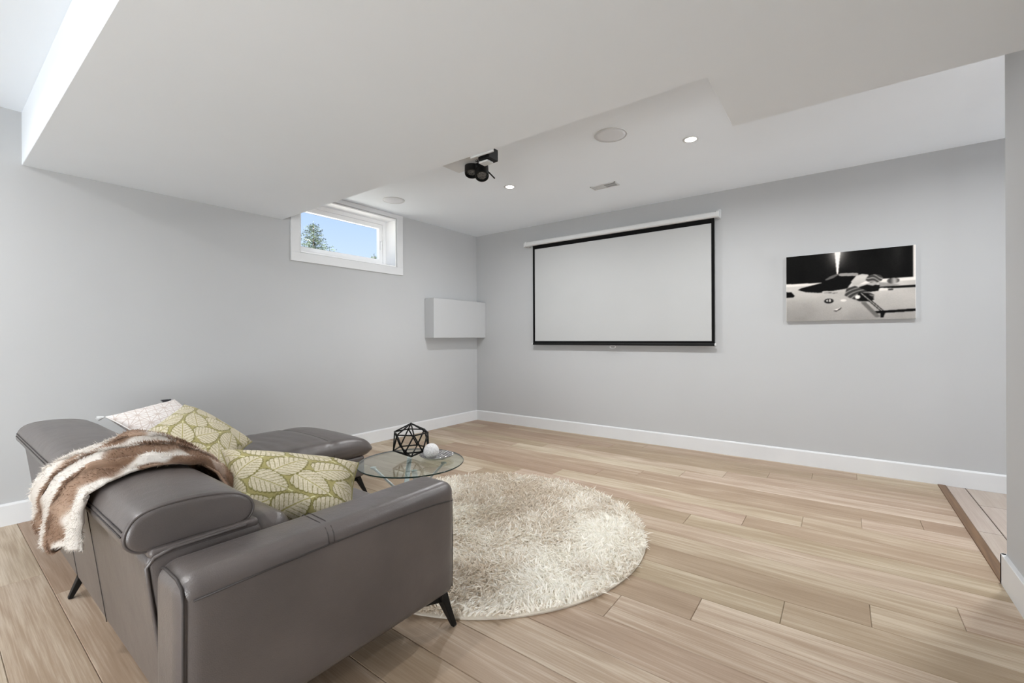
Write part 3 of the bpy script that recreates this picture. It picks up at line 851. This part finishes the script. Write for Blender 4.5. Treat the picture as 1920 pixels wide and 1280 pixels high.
# right arm
def arm_disp(P, q):
    P = P.copy()
    P[:, 0] += 0.006 * np.clip(q[:, 0], 0, 1) * np.sin(PI * np.clip((P[:, 2] - .15) / .44, 0, 1)) * (1 - q[:, 1] ** 8)
    return P
arm = sofa(robj('armrest', (2.776, -4.425, 0.145), (2.962, -3.497, 0.590), (0.045, 0.05, 0.045), LE, None, 0.04, arm_disp))
seam([(2.9655, yy, zz) for yy, zz in [(-4.395, 0.536), (-4.2, 0.540), (-4.0, 0.541), (-3.8, 0.538), (-3.62, 0.530), (-3.55, 0.522)]] + [(2.953, -3.514, 0.514)], 0.0026, arm)
for dy in (0, 0.018):
    seam([(2.778, -4.02 - dy, 0.55), (2.786, -4.022 - dy, 0.577), (2.80, -4.023 - dy, 0.588), (2.83, -4.024 - dy, 0.5908), (2.90, -4.026 - dy, 0.5908), (2.940, -4.028 - dy, 0.5835), (2.958, -4.03 - dy, 0.568), (2.9668, -4.032 - dy, 0.542)], 0.0016, arm)
seam([(2.955, -4.412, 0.16), (2.957, -4.414, 0.35), (2.957, -4.413, 0.535), (2.945, -4.413, 0.566), (2.915, -4.414, 0.580), (2.83, -4.414, 0.582), (2.80, -4.412, 0.572)], 0.0035, arm)
seam([(2.9485, -3.512, 0.17), (2.951, -3.512, 0.35), (2.950, -3.513, 0.515), (2.944, -3.515, 0.548)], 0.0022, arm, 'seam')
# seat
sofa(robj('seat_base', (1.385, -4.16, 0.15), (2.776, -3.52, 0.30), 0.02, LE, None, 0.08))
def dome(h):
    def f(P, q):
        P = P.copy()
        P[:, 2] += h * (1 - np.abs(q[:, 0]) ** 2.5) * (1 - np.abs(q[:, 1]) ** 2.5) * np.clip(q[:, 2], 0, 1)
        return P
    return f
sofa(robj('seat_cushion', (1.39, -4.08, 0.292), (2.774, -3.49, 0.435), (0.03, 0.05, 0.05), LE, None, 0.04, dome(0.02)))
# chaise
ch = sofa(robj('chaise_base', (0.61, -4.16, 0.15), (1.375, -2.815, 0.300), 0.02, LE, None, 0.08))
def chd(P, q):
    P = P.copy()
    top = np.clip(q[:, 2], 0, 1)
    P[:, 2] += 0.028 * (1 - np.abs(q[:, 0]) ** 2.5) * (1 - np.abs(q[:, 1]) ** 4) * top
    for ys in (-3.07, -3.52):
        P[:, 2] -= 0.007 * np.exp(-((P[:, 1] - ys) / 0.014) ** 2) * top
        P[:, 0] -= 0.005 * np.exp(-((P[:, 1] - ys) / 0.014) ** 2) * np.clip(q[:, 0], 0, 1)
    P[:, 2] += 0.003 * np.sin(P[:, 1] * 60 + 2 * np.sin(P[:, 0] * 9)) * np.exp(-((P[:, 1] + 3.45) / 0.2) ** 2) * top
    # nose droops at the front
    P[:, 2] -= 0.045 * np.clip((P[:, 1] + 2.98) / 0.24, 0, 1) ** 2 * np.clip(q[:, 2] + 0.6, 0, 1)
    return P
chc = sofa(robj('chaise_cushion', (0.60, -4.08, 0.292), (1.395, -2.735, 0.437), (0.06, 0.09, 0.07), LE, None, 0.028, chd))
for ys in (-3.07, -3.52):
    pts = []
    for xx in np.linspace(0.68, 1.345, 20):
        q0 = (xx - 0.9975) / 0.3975; q1 = (ys + 3.4075) / 0.6725
        pts.append((xx, ys, 0.437 + 0.028 * (1 - abs(q0) ** 2.5) * (1 - abs(q1) ** 4) - 0.0065 - 0.012 * max(0, (xx - 1.31) / 0.04)))
    pts += [(1.375, ys, 0.405), (1.389, ys, 0.372), (1.389, ys, 0.335), (1.37, ys, 0.305)]
    seam(pts, 0.002, chc)

# headrests: loft of a rounded profile
prof = [(-4.448, 0.606), (-4.474, 0.628), (-4.478, 0.655), (-4.466, 0.686), (-4.442, 0.706), (-4.402, 0.716), (-4.34, 0.719), (-4.28, 0.714), (-4.22, 0.700), (-4.182, 0.678), (-4.165, 0.650), (-4.170, 0.622), (-4.195, 0.606), (-4.26, 0.602), (-4.34, 0.602), (-4.40, 0.603)]
def smooth_closed(P, n):
    P = np.array(P); N = len(P); out = []
    for i in range(N):
        p0, p1, p2, p3 = P[i - 1], P[i], P[(i + 1) % N], P[(i + 2) % N]
        for t in np.linspace(0, 1, n, endpoint=False):
            out.append(0.5 * ((2 * p1) + (-p0 + p2) * t + (2 * p0 - 5 * p1 + 4 * p2 - p3) * t * t + (-p0 + 3 * p1 - 3 * p2 + p3) * t ** 3))
    return np.array(out)
def headrest(x0, x1, label=None):
    Q = smooth_closed(prof, 4); c = Q.mean(0); n_ = len(Q)
    r = 0.022
    xs = [x0 + r * (1 - math.cos(a)) for a in np.linspace(0, PI / 2, 6)] + list(np.linspace(x0 + r, x1 - r, 26))[1:-1] + [x1 - r * (1 - math.cos(a)) for a in np.linspace(PI / 2, 0, 6)]
    V = []; F = []
    for x in xs:
        d = min(x - x0, x1 - x)
        sh = r * (1 - math.sqrt(max(0, 1 - (1 - min(d / r, 1)) ** 2)))
        dirs = c - Q; ln = np.linalg.norm(dirs, axis=1, keepdims=True)
        R = Q + dirs / ln * sh
        m_ = (x - x0) / (x1 - x0)
        puff = 0.010 * (1 - abs(2 * m_ - 1) ** 3)
        wr = 0.0016 * np.sin(Q[:, 0] * 90 + 3 * np.sin(x * 5)) * np.exp(-((m_ - 0.3) / 0.3) ** 2)
        topw = np.clip((Q[:, 1] - 0.65) / 0.05, 0, 1)
        R = R.copy(); R[:, 1] += (puff + wr) * topw
        V += [(x, a, b) for a, b in R]
    for i in range(len(xs) - 1):
        for k in range(n_):
            F.append((i * n_ + k, i * n_ + (k + 1) % n_, (i + 1) * n_ + (k + 1) % n_, (i + 1) * n_ + k))
    F.append(tuple(reversed(range(n_)))); F.append(tuple((len(xs) - 1) * n_ + k for k in range(n_)))
    o = sofa(link('headrest', mesh('headrest', V, F, True), LE))
    o.data.set_sharp_from_angle(angle=1.0)
    for xe, s in ((x0, 1), (x1, -1)):
        dirs = c - Q; ln = np.linalg.norm(dirs, axis=1, keepdims=True)
        R = Q + dirs / ln * 0.0035
        sofa(MB().tube([(xe + s * 0.009, a, b) for a, b in R], 0.0042, 6, closed=True).build('piping', LE, None, True), o)
    # stitched band along the outer lower edge
    seam([(x, -4.4775, 0.667) for x in np.linspace(x0 + 0.02, x1 - 0.02, 24)], 0.0018, o)
    seam([(x, -4.4795, 0.655) for x in np.linspace(x0 + 0.02, x1 - 0.02, 24)], 0.0018, o)
    return o
headrest(0.70, 1.755)
headrest(1.775, 2.752)
# low gusset the headrest rests on, seen under its end
sofa(robj('headrest_support', (0.72, -4.43, 0.585), (2.768, -4.16, 0.612), (0.012, 0.012, 0.012), LE, None, 0.08))

# legs: slanted black blades with a triangular top plate
def leg(top, foot, side, fwd):
    top = Vector(top); foot = Vector(foot)
    sx = Vector((side, 0, 0)); sy = Vector((0, fwd, 0))
    mb = MB()
    def sect(p, a, b): return [p + Vector((-a, -b, 0)), p + Vector((a, -b, 0)), p + Vector((a, b, 0)), p + Vector((-a, b, 0))]
    mid = top.lerp(foot, 0.4)
    R = [sect(top, 0.024, 0.018), sect(mid, 0.018, 0.014), sect(foot + Vector((0, 0, 0.006)), 0.011, 0.009), sect(foot, 0.008, 0.007)]
    v = [q for r_ in R for q in r_]; f = [(3, 2, 1, 0), (12, 13, 14, 15)]
    for i in range(3):
        for k in range(4): f.append((i * 4 + k, i * 4 + (k + 1) % 4, i * 4 + 4 + (k + 1) % 4, i * 4 + 4 + k))
    mb.add(v, f)
    # webs running from the leg along both rails
    for w, n_ in ((-sx, Vector((0, 0.008, 0))), (-sy, Vector((0.008, 0, 0)))):
        a = top; b = top + w * 0.10; c = top.lerp(foot, 0.24) + w * 0.012
        p_ = [a - n_, b - n_, b - n_ + Vector((0, 0, -0.010)), c - n_, a + n_, b + n_, b + n_ + Vector((0, 0, -0.010)), c + n_]
        mb.add(p_, [(0, 1, 2, 3), (7, 6, 5, 4), (0, 4, 5, 1), (1, 5, 6, 2), (2, 6, 7, 3), (3, 7, 4, 0)])
    return sofa(mb.build('leg', M['black'], None, bevel=0.002, seg=1))
zt = 0.149
leg((2.915, -3.545, zt), (2.940, -3.497, 0), 1, 1)
leg((2.915, -4.325, zt), (2.935, -4.372, 0), 1, -1)
leg((1.45, -4.325, zt), (1.425, -4.380, 0), -1, -1)
leg((0.66, -4.325, zt), (0.56, -4.366, 0), -1, -1)
leg((1.335, -2.86, zt), (1.340, -2.785, 0), 1, 1)
leg((0.66, -2.86, zt), (0.64, -2.80, 0), -1, 1)

# ------------------------------------------------------------------ pillows
def leaf_pattern(U, V, seed):
    OL = np.array([152, 143, 94.]); OD = np.array([120, 113, 68.]); CR = np.array([198, 188, 164.]); CY = np.array([206, 200, 160.])
    out = np.broadcast_to(OL, U.shape + (3,)).copy()
    nz = fbm(U * 60, V * 60, seed)[..., None]
    out = out + (nz - 0.5) * 14
    cells = []
    r_ = random.Random(seed)
    NY, NX = 4, 3
    for iy in range(-1, NY + 1):
        for ix in range(-1, NX + 1):
            cx = (ix + 0.5 + 0.5 * (iy % 2)) / NX; cy = (iy + 0.5) / NY
            cells.append((cx, cy, (-1 if (iy % 2) else 1) * 0.5 + r_.uniform(-0.2, 0.2), 0.325))
    for cx, cy, a, sz in cells:
        dx = (U - cx); dy = (V - cy)
        A = (dx * math.cos(a) + dy * math.sin(a)) / sz + 0.5
        B = (-dx * math.sin(a) + dy * math.cos(a)) / sz
        Ac = np.clip(A, 0, 1)
        wd = 0.45 * np.sin(PI * Ac ** 0.62) ** 0.55
        # lobed outline
        ph = (A - 0.75 * np.abs(B)) * 7.0
        lob = 0.86 + 0.14 * np.abs(np.cos(PI * ph)) ** 0.5
        inside = (A > 0) & (A < 1) & (np.abs(B) < wd * lob)
        vein = (np.abs(ph - np.round(ph + 0.5) + 0.5) < 0.085) & (np.abs(B) > 0.05)
        rib = np.abs(B) < 0.018
        fib = 0.5 + 0.5 * np.sin((A - 0.75 * np.abs(B)) * 95)
        col = CR + (fbm(U * 90, V * 90, seed + 5)[..., None] - 0.5) * 50 - fib[..., None] * 12
        col = np.where(vein[..., None], OL * 0.86, col)
        col = np.where(rib[..., None], OL, col)
        out = np.where(inside[..., None], col, out)
        edge = (A > 0) & (A < 1) & (np.abs(np.abs(B) - wd * lob) < 0.025)
        out = np.where(edge[..., None], OD, out)
        stem = (A > 1.0) & (A < 1.14) & (np.abs(B) < 0.02)
        out = np.where(stem[..., None], CY, out)
    return np.clip(out, 20, 245)
def star_pattern(U, V, seed):
    base = np.array([236, 233, 230.]); line = np.array([202, 188, 180.])
    g = np.full(U.shape, 9.0)
    X = U * 5.2; Y = V * 5.2
    for a in (0, PI / 3, 2 * PI / 3):
        t = X * math.cos(a) + Y * math.sin(a)
        g = np.minimum(g, np.abs(t - np.round(t)))
    for a in (PI / 6, PI / 2, 5 * PI / 6):
        t = (X * math.cos(a) + Y * math.sin(a)) / 0.5774 / 1.0
        t = t * 0.5774
        g = np.minimum(g, np.abs(t / 0.5774 - np.round(t / 0.5774)) * 0.5774)
    k = (g < 0.026)[..., None]
    tint = fbm(U * 3, V * 3, seed)[..., None]
    b = base * (1 - 0.05 * tint) + np.array([2, -3, -4.]) * tint
    return np.where(k, line, b) + (fbm(U * 80, V * 80, seed + 2)[..., None] - .5) * 16

def pillow(name, corners, thick, pattern, label, seed, n=170, seamc=(150, 143, 96)):
    """corners TL, TR, BR, BL of the showing face's seam line"""
    C = [Vector(c) for c in corners]
    ctr = sum(C, Vector()) / 4
    t = empty(name, ctr, label, 'pillow')
    u = np.linspace(0, 1, n); U, V = np.meshgrid(u, u)
    # ease so that the edges get more points
    TL, TR, BR, BL = [np.array(c - ctr) for c in C]
    P = (TL[None, None] * ((1 - U) * V)[..., None] + TR[None, None] * (U * V)[..., None] + BR[None, None] * (U * (1 - V))[..., None] + BL[None, None] * ((1 - U) * (1 - V))[..., None])
    nrm = np.array((C[1] - C[0]).cross(C[3] - C[0]).normalized())
    nrm = -nrm if nrm @ np.array(CAM - ctr) < 0 else nrm
    a = 2 * U - 1; b = 2 * V - 1
    # sides pull inwards between the corners
    pull = 0.035
    du = -a * (1 - b ** 2) * 0 
    e = (1 - a ** 2) * (1 - b ** 2)
    prof_ = e ** 0.42
    mid = P.mean((0, 1))
    inw = (1 - np.abs(a)) ** 0 * ((1 - b ** 2) * np.abs(a) ** 3 * np.sign(a))
    inv = (1 - a ** 2) * np.abs(b) ** 3 * np.sign(b)
    ux = (TR - TL); vx = (TL - BL)
    P = P - pull * inw[..., None] * ux - pull * inv[..., None] * vx
    wr = 0.010 * (fbm(U * 5, V * 5, seed) - 0.5) * e ** 0.3 + 0.006 * np.sin(9 * (a + 0.6 * b) + seed) * np.abs(a * b) ** 1.2 * e ** 0.25
    top = P + nrm * ((thick / 2) * prof_ + wr)[..., None]
    bot = P - nrm * ((thick / 2) * prof_)[..., None]
    ids = np.arange(n * n).reshape(n, n)
    f1 = np.stack([ids[:-1, :-1], ids[:-1, 1:], ids[1:, 1:], ids[1:, :-1]], -1).reshape(-1, 4)
    me = mesh('cover', top.reshape(-1, 3), f1.tolist(), True)
    set_colors(me, lin_np(pattern(U, V, seed)).reshape(-1, 3))
    link('cover', me, M['pillow'], t)
    k = n // 2
    sel = np.linspace(0, n - 1, k).astype(int)
    bo = bot[np.ix_(sel, sel)]; Ub = U[np.ix_(sel, sel)]; Vb = V[np.ix_(sel, sel)]
    i2 = np.arange(k * k).reshape(k, k)
    f2 = np.stack([i2[:-1, :-1], i2[1:, :-1], i2[1:, 1:], i2[:-1, 1:]], -1).reshape(-1, 4)
    me = mesh('back_cover', bo.reshape(-1, 3), f2.tolist(), True)
    set_colors(me, lin_np(pattern(Ub, Vb, seed + 3)).reshape(-1, 3))
    link('back_cover', me, M['pillow'], t)
    # piped edge seam
    edge = [P[0, i] for i in range(0, n, 6)] + [P[i, n - 1] for i in range(0, n, 6)] + [P[n - 1, i] for i in range(n - 1, -1, -6)] + [P[i, 0] for i in range(n - 1, 0, -6)]
    sm = MB().tube(edge, 0.0035, 6, closed=True)
    o = sm.build('edge_seam', M['canvas'], t, True)
    set_colors(o.data, lin_np(np.array(seamc))); o.data.materials[0] = M['pillow']
    return t
pillow('leaf_pillow', [(2.215, -4.065, 0.715), (2.60, -3.70, 0.645), (2.765, -3.83, 0.465), (2.52, -4.13, 0.50)], 0.23, leaf_pattern,
       'olive and cream leaf-patterned pillow lying against the sofa arm', 11)
pillow('leaf_pillow', [(1.50, -4.135, 0.705), (1.10, -3.85, 0.775), (1.62, -3.70, 0.600), (1.95, -3.97, 0.545)], 0.15, leaf_pattern,
       'olive and cream leaf-patterned pillow standing on its corner on the chaise', 23)
pc = pillow('white_pillow', [(0.955, -4.17, 0.735), (0.70, -3.785, 0.765), (1.03, -3.62, 0.53), (1.26, -3.98, 0.53)], 0.12, star_pattern,
       'white pillow with pink geometric lines behind the leaf pillow on the chaise', 31, seamc=(230, 226, 222))
def tassel(p, d, r, L, m):
    p = Vector(p) - pc.location; d = Vector(d).normalized()
    mb = MB()
    for k in range(16):
        a = 2 * PI * k / 16
        off = d.orthogonal().normalized(); off.rotate(Matrix.Rotation(a, 3, d))
        mb.tube([p, p + d * L * 0.4 + off * r * 0.5, p + d * L * (0.9 + 0.2 * random.random()) + off * r], 0.002, 4)
    mb.lathe([(0, -r * .5), (r * .45, -r * .2), (r * .5, 0), (r * .45, r * .2), (0, r * .5)], 10, c=tuple(p + d * 0.006))
    return mb.build('tassel', m, pc)
tassel((0.69, -3.80, 0.768), (-0.2, -0.45, -0.12), 0.012, 0.05, M['tassel'])
tassel((0.95, -4.175, 0.735), (-0.6, -0.5, -0.2), 0.012, 0.035, M['canvas'])

# ------------------------------------------------------------------ strands (rug pile, fur)
def strands(name, root, direc, bend, length, width, color, mat_, parent, levels=3):
    """flat tapering strands; root Nx3, direc Nx3 unit, bend Nx3 drift, length N, width N, color Nx3"""
    N = len(root)
    side = np.cross(direc, rng.normal(size=(N, 3)))
    side /= np.linalg.norm(side, axis=1, keepdims=True) + 1e-9
    pts = []
    for k in range(levels):
        t = k / levels
        c = root + direc * (length * t)[:, None] + bend * (length * t * t)[:, None]
        w = (width * (1 - 0.15 * t) * 0.5)[:, None]
        pts.append(c - side * w); pts.append(c + side * w)
    tip = root + direc * length[:, None] + bend * length[:, None]
    pts.append(tip)
    K = len(pts)
    Vv = np.stack(pts, 1).reshape(-1, 3)
    base = (np.arange(N) * K)[:, None]
    quads = np.concatenate([base + np.array([[2 * k, 2 * k + 1, 2 * k + 3, 2 * k + 2]]) for k in range(levels - 1)], 0)
    tris = base + np.array([[2 * levels - 2, 2 * levels - 1, K - 1]])
    me = bpy.data.meshes.new(name)
    nq, nt_ = len(quads), len(tris)
    me.vertices.add(len(Vv)); me.vertices.foreach_set('co', Vv.astype(np.float32).ravel())
    me.loops.add(nq * 4 + nt_ * 3)
    me.loops.foreach_set('vertex_index', np.concatenate([quads.ravel(), tris.ravel()]).astype(np.int32))
    me.polygons.add(nq + nt_)
    me.polygons.foreach_set('loop_start', np.concatenate([np.arange(nq) * 4, nq * 4 + np.arange(nt_) * 3]).astype(np.int32))
    me.polygons.foreach_set('use_smooth', np.ones(nq + nt_, bool))
    me.update(calc_edges=True)
    set_colors(me, np.repeat(color, K, axis=0))
    o = link(name, me, mat_, parent)
    o['kind'] = 'stuff'
    return o

# ------------------------------------------------------------------ rug
RC, RR = (2.436, -2.667), 0.945
rug = empty('shag_rug', (RC[0], RC[1], 0), 'round cream shag rug on the oak floor in front of the sofa', 'rug')
MB().lathe([(0, 0.0005), (RR - 0.012, 0.0005), (RR - 0.010, 0.008), (RR - 0.018, 0.012), (0, 0.012)], 96).build('backing', M['rug_back'], rug, True, angle=0.8)
N = 62000
rr_ = (RR - 0.016) * np.sqrt(rng.random(N)); aa = 2 * PI * rng.random(N)
root = np.stack([rr_ * np.cos(aa), rr_ * np.sin(aa), np.full(N, 0.011)], 1)
clx = (fbm(root[:, 0] * 7, root[:, 1] * 7, 41) - 0.5); cly = (fbm(root[:, 0] * 7, root[:, 1] * 7, 47) - 0.5)
rim = 1 - 0.35 * np.clip((rr_ / (RR - 0.032) - 0.88) / 0.12, 0, 1)
d = np.stack([(clx * 2.4 + rng.normal(0, 0.5, N)) * rim, (cly * 2.4 + rng.normal(0, 0.5, N)) * rim, np.full(N, 1.0)], 1)
d /= np.linalg.norm(d, axis=1, keepdims=True)
bend = np.stack([(rng.normal(0, 0.5, N) + clx * 1.5) * rim, (rng.normal(0, 0.5, N) + cly * 1.5) * rim, -0.75 * rng.random(N)], 1)
ln = rng.uniform(0.034, 0.052, N)
mixv = np.clip(0.55 + 2.6 * (fbm(root[:, 0] * 3.2, root[:, 1] * 3.2, 55) - 0.5) + rng.normal(0, 0.4, N), 0, 1)[:, None]
colr = lin_np(np.array([224, 213, 197.])) * (1 - mixv) + lin_np(np.array([254, 252, 246.])) * mixv
strands('pile', root, d, bend, ln, rng.uniform(0.0055, 0.0090, N), colr, M['pile'], rug)

# ------------------------------------------------------------------ glass side table and what stands on it
TX, TY, TZ = 2.171, -3.057, 0.432
tb = empty('glass_table', (TX, TY, 0), 'round glass coffee table with crossed chrome legs on the rug', 'table')
R_ = 0.305
tt = MB()
tt.lathe([(0, TZ + 0.008), (R_ - 0.002, TZ + 0.008)], 96, m=0)
tt.lathe([(R_ - 0.002, TZ + 0.008), (R_, TZ + 0.006), (R_, TZ + 0.002), (R_ - 0.002, TZ)], 96, m=1)
tt.lathe([(R_ - 0.002, TZ), (0, TZ)], 96, m=0)
top = tt.build('table_top', [M['table_glass'], M['glass_edge']], tb, True, angle=0.5)
for p_ in top.data.polygons:
    p_.material_index = 0 if abs(p_.normal.z) > 0.95 else 1
legs_a = [(-0.102, -0.189), (0.152, 0.114), (-0.103, 0.074), (0.134, -0.093)]
for k, (dx, dy) in enumerate(legs_a):
    a = math.atan2(dy, dx); r0 = 0.2
    P0 = Vector((dx, dy, TZ - 0.004))
    ft = Vector((0.2 * math.cos(a + PI * 0.86), 0.2 * math.sin(a + PI * 0.86), 0.014))
    dirv = (ft - P0).normalized()
    wdt = Vector((-math.sin(a), math.cos(a), 0)); th = dirv.cross(wdt).normalized()
    mb = MB()
    v = []
    for pnt in (P0, ft):
        for s1, s2 in ((-1, -1), (1, -1), (1, 1), (-1, 1)):
            v.append(pnt + wdt * 0.014 * s1 + th * 0.006 * s2)
    mb.add(v, [(0, 1, 2, 3), (7, 6, 5, 4), (0, 4, 5, 1), (1, 5, 6, 2), (2, 6, 7, 3), (3, 7, 4, 0)])
    lg = mb.build('leg', M['chrome'], tb, bevel=0.002, seg=1)
    MB().lathe([(0, TZ - 0.0005), (0.016, TZ - 0.0005), (0.016, TZ - 0.008), (0, TZ - 0.008)], 18, c=(dx, dy, 0)).build('pad', M['chrome'], lg, True, angle=0.5)
MB().lathe([(0, 0.20), (0.03, 0.20), (0.034, 0.225), (0.03, 0.25), (0, 0.25)], 20).build('hub', M['chrome'], tb, True, angle=0.6)
GT = TZ + 0.0085

gm = empty('geometric_ornament', (2.116, -3.011, GT), 'black metal wire polyhedron ornament on the glass table', 'ornament')
TH = 0.207
cam_a = math.atan2(CAM.y + 3.011, CAM.x - 2.116)
up_r = [Vector((0.104 * math.cos(cam_a + math.radians(9 + 60 * k)), 0.104 * math.sin(cam_a + math.radians(9 + 60 * k)), TH * 0.745)) for k in range(6)]
lo_r = [Vector((0.104 * math.cos(cam_a + math.radians(39 + 60 * k)), 0.104 * math.sin(cam_a + math.radians(39 + 60 * k)), TH * 0.255)) for k in range(6)]
tp, bt = Vector((0, 0, TH)), Vector((0, 0, 0.0065))
E_ = []
for k in range(6):
    E_ += [(tp, up_r[k]), (bt, lo_r[k]), (up_r[k], up_r[(k + 1) % 6]), (lo_r[k], lo_r[(k + 1) % 6]), (up_r[k], lo_r[k]), (lo_r[k], up_r[(k + 1) % 6])]
mb0 = MB().tube([(0, 0, 0), (0, 0, 1)], 1.0, 6)
for a, b in E_:
    MB().tube([a, b], 0.0043, 6).build('rod', M['black'], gm, True)
mb = MB()
for q in up_r + lo_r + [tp, bt + Vector((0, 0, 0.001))]:
    mb.lathe([(0, -0.0056), (0.004, -0.004), (0.0056, 0), (0.004, 0.004), (0, 0.0056)], 8, c=tuple(q))
o = mb.build('joint_beads', M['black'], gm, True); o['kind'] = 'stuff'

ds = empty('silver_dish', (2.246, -2.926, GT), 'hammered silver dish on the glass table', 'dish')
MB().lathe([(0, 0), (0.05, 0), (0.080, 0.008), (0.100, 0.022), (0.102, 0.0245), (0.098, 0.0245), (0.078, 0.0115), (0.05, 0.004), (0, 0.0035)], 56).build('bowl', M['silver'], ds, True)
bl = MB()
BR_ = 0.0455
bl.lathe([(BR_ * math.sin(a) if 0 < k < 20 else 0, -BR_ * math.cos(a)) for k, a in enumerate(np.linspace(0, PI, 21))], 32)
ball = bl.build('decor_ball', M['glitter'], None, True)
ball.location = (2.262, -2.984, GT + BR_ + 0.011)
ball['label'] = 'white textured decorative ball resting in the silver dish'; ball['category'] = 'ball'

# ------------------------------------------------------------------ fur throw over the headrest
th = empty('fur_throw', (2.12, -4.35, 0.73), 'brown and cream faux fur throw draped over the sofa headrest', 'throw')
path = np.array([(-4.490, 0.30), (-4.492, 0.45), (-4.494, 0.58), (-4.496, 0.66), (-4.486, 0.702), (-4.446, 0.727), (-4.39, 0.737), (-4.32, 0.739), (-4.25, 0.732), (-4.19, 0.711), (-4.150, 0.675), (-4.128, 0.62), (-4.105, 0.57), (-4.04, 0.545)])
sl = np.concatenate([[0], np.cumsum(np.linalg.norm(np.diff(path, axis=0), axis=1))]); LT = sl[-1]
def path_at(s):
    s = np.clip(s, 0, LT)
    yy = np.interp(s, sl, path[:, 0]); zz = np.interp(s, sl, path[:, 1])
    e = 0.02
    y2 = np.interp(np.clip(s + e, 0, LT), sl, path[:, 0]) - np.interp(np.clip(s - e, 0, LT), sl, path[:, 0])
    z2 = np.interp(np.clip(s + e, 0, LT), sl, path[:, 1]) - np.interp(np.clip(s - e, 0, LT), sl, path[:, 1])
    l = np.hypot(y2, z2) + 1e-9
    return yy, zz, -z2 / l, y2 / l
def throw_pos(Sn, T):
    """Sn 0..1 along, T 0..1 across"""
    s0 = 0.175 + 0.06 * T + 0.02 * np.sin(T * 9)
    s = s0 + Sn * (LT - s0)
    yy, zz, ny, nz = path_at(s)
    q = s / LT
    cx = np.interp(q, [0, 0.3, 0.42, 0.55, 0.68, 0.8, 1.0], [2.15, 2.16, 2.21, 2.20, 2.19, 2.22, 2.30])
    wd = np.interp(q, [0, 0.3, 0.42, 0.55, 0.68, 0.8, 1.0], [0.54, 0.54, 0.45, 0.42, 0.42, 0.42, 0.38])
    x = cx + (T - 0.5) * wd + 0.012 * np.sin(q * 17 + T * 4)
    wob = 0.45 * np.sin(q * 6.0 + 0.5) + 0.7 * (fbm(q * 5, T * 2, 77) - 0.5)
    ph = T * 4.2 + wob
    fold = np.abs(np.sin(PI * ph)) ** 0.6
    amp = np.interp(q, [0, 0.3, 0.45, 0.6, 0.8, 1.0], [0.030, 0.044, 0.042, 0.044, 0.034, 0.020])
    h = 0.008 + amp * fold * np.clip(np.minimum(T, 1 - T) * 8, 0.2, 1)
    h = h + 0.026 * np.exp(-((q - 0.62) / 0.07) ** 2 - ((T - 0.45) / 0.16) ** 2) + 0.016 * np.exp(-((q - 0.40) / 0.07) ** 2 - ((T - 0.30) / 0.2) ** 2)
    h = h + 0.045 * (fbm(q * 8, T * 5, 91) - 0.45)
    h = np.maximum(h, 0.006) * np.clip((1 - T) * 5, 0.12, 1) * np.clip(T * 4 + 0.15, 0.15, 1) + 0.002
    x = x + 0.02 * np.sin(2 * PI * ph) 
    return np.stack([x, yy + ny * h, zz + nz * h], -1), ph, q
def throw_col(ph, q, T):
    w = 0.5 + 0.5 * np.sin(2 * PI * (T * 2.3 + 1.3 * (fbm(q * 6, T * 3, 13) - .5) + 0.3 * np.sin(q * 11)))
    pat = fbm(q * 11, T * 5, 29)
    k = np.clip((w - 0.52) / 0.22 + (pat - 0.5) * 2.6, 0, 1)[..., None]
    br = np.array([134, 106, 86.]); tn = np.array([176, 150, 130.]); cr_ = np.array([222, 216, 209.])
    dk = np.clip((pat - 0.3) * 2.2, 0, 1)[..., None]
    brown = br * (1 - dk) + tn * dk + (fbm(q * 40, T * 26, 61)[..., None] - 0.5) * 34
    front = np.clip((q - 0.72) / 0.1, 0, 1)[..., None]
    c = brown * (1 - k) + cr_ * k
    c = c * (1 - 0.6 * front) + np.array([176, 142, 120.]) * 0.6 * front
    return c
ns, ntt = 150, 110
Sn, T = np.meshgrid(np.linspace(0, 1, ns), np.linspace(0, 1, ntt), indexing='ij')
P, ph, q = throw_pos(Sn, T)
P = P - np.array(th.location)
ids = np.arange(ns * ntt).reshape(ns, ntt)
ff = np.stack([ids[:-1, :-1], ids[1:, :-1], ids[1:, 1:], ids[:-1, 1:]], -1).reshape(-1, 4)
me = mesh('cloth', P.reshape(-1, 3), ff.tolist(), True)
set_colors(me, lin_np(throw_col(ph, q, T)).reshape(-1, 3))
cl = link('cloth', me, M['fur'], th)
so = cl.modifiers.new('thickness', 'SOLIDIFY'); so.thickness = 0.007; so.offset = -1
N = 90000
si = rng.random(N); ti = rng.random(N); e = 0.004
p0, ph_, q_ = throw_pos(si, ti)
pa, _, _ = throw_pos(np.clip(si + e, 0, 1), ti); pb, _, _ = throw_pos(np.clip(si - e, 0, 1), ti)
pc_, _, _ = throw_pos(si, np.clip(ti + e, 0, 1)); pd, _, _ = throw_pos(si, np.clip(ti - e, 0, 1))
nn = np.cross(pc_ - pd, pa - pb); nn /= np.linalg.norm(nn, axis=1, keepdims=True) + 1e-9
yy, zz, ny, nz = path_at(np.clip(0.1 + q_ * LT * 0.0 + q_ * LT, 0, LT))
sgn = np.sign(nn[:, 1] * ny + nn[:, 2] * nz); nn *= sgn[:, None]
tg = (pb - pa); tg /= np.linalg.norm(tg, axis=1, keepdims=True) + 1e-9
d = nn + 0.8 * tg + rng.normal(0, 0.35, (N, 3)); d /= np.linalg.norm(d, axis=1, keepdims=True)
colf = lin_np(np.clip(throw_col(ph_, q_, ti) + rng.normal(0, 13, (N, 1)), 20, 245))
strands('fur', p0 - np.array(th.location), d, rng.normal(0, 0.25, (N, 3)), rng.uniform(0.008, 0.015, N), rng.uniform(0.0013, 0.0024, N), colf, M['fur'], th, levels=2)
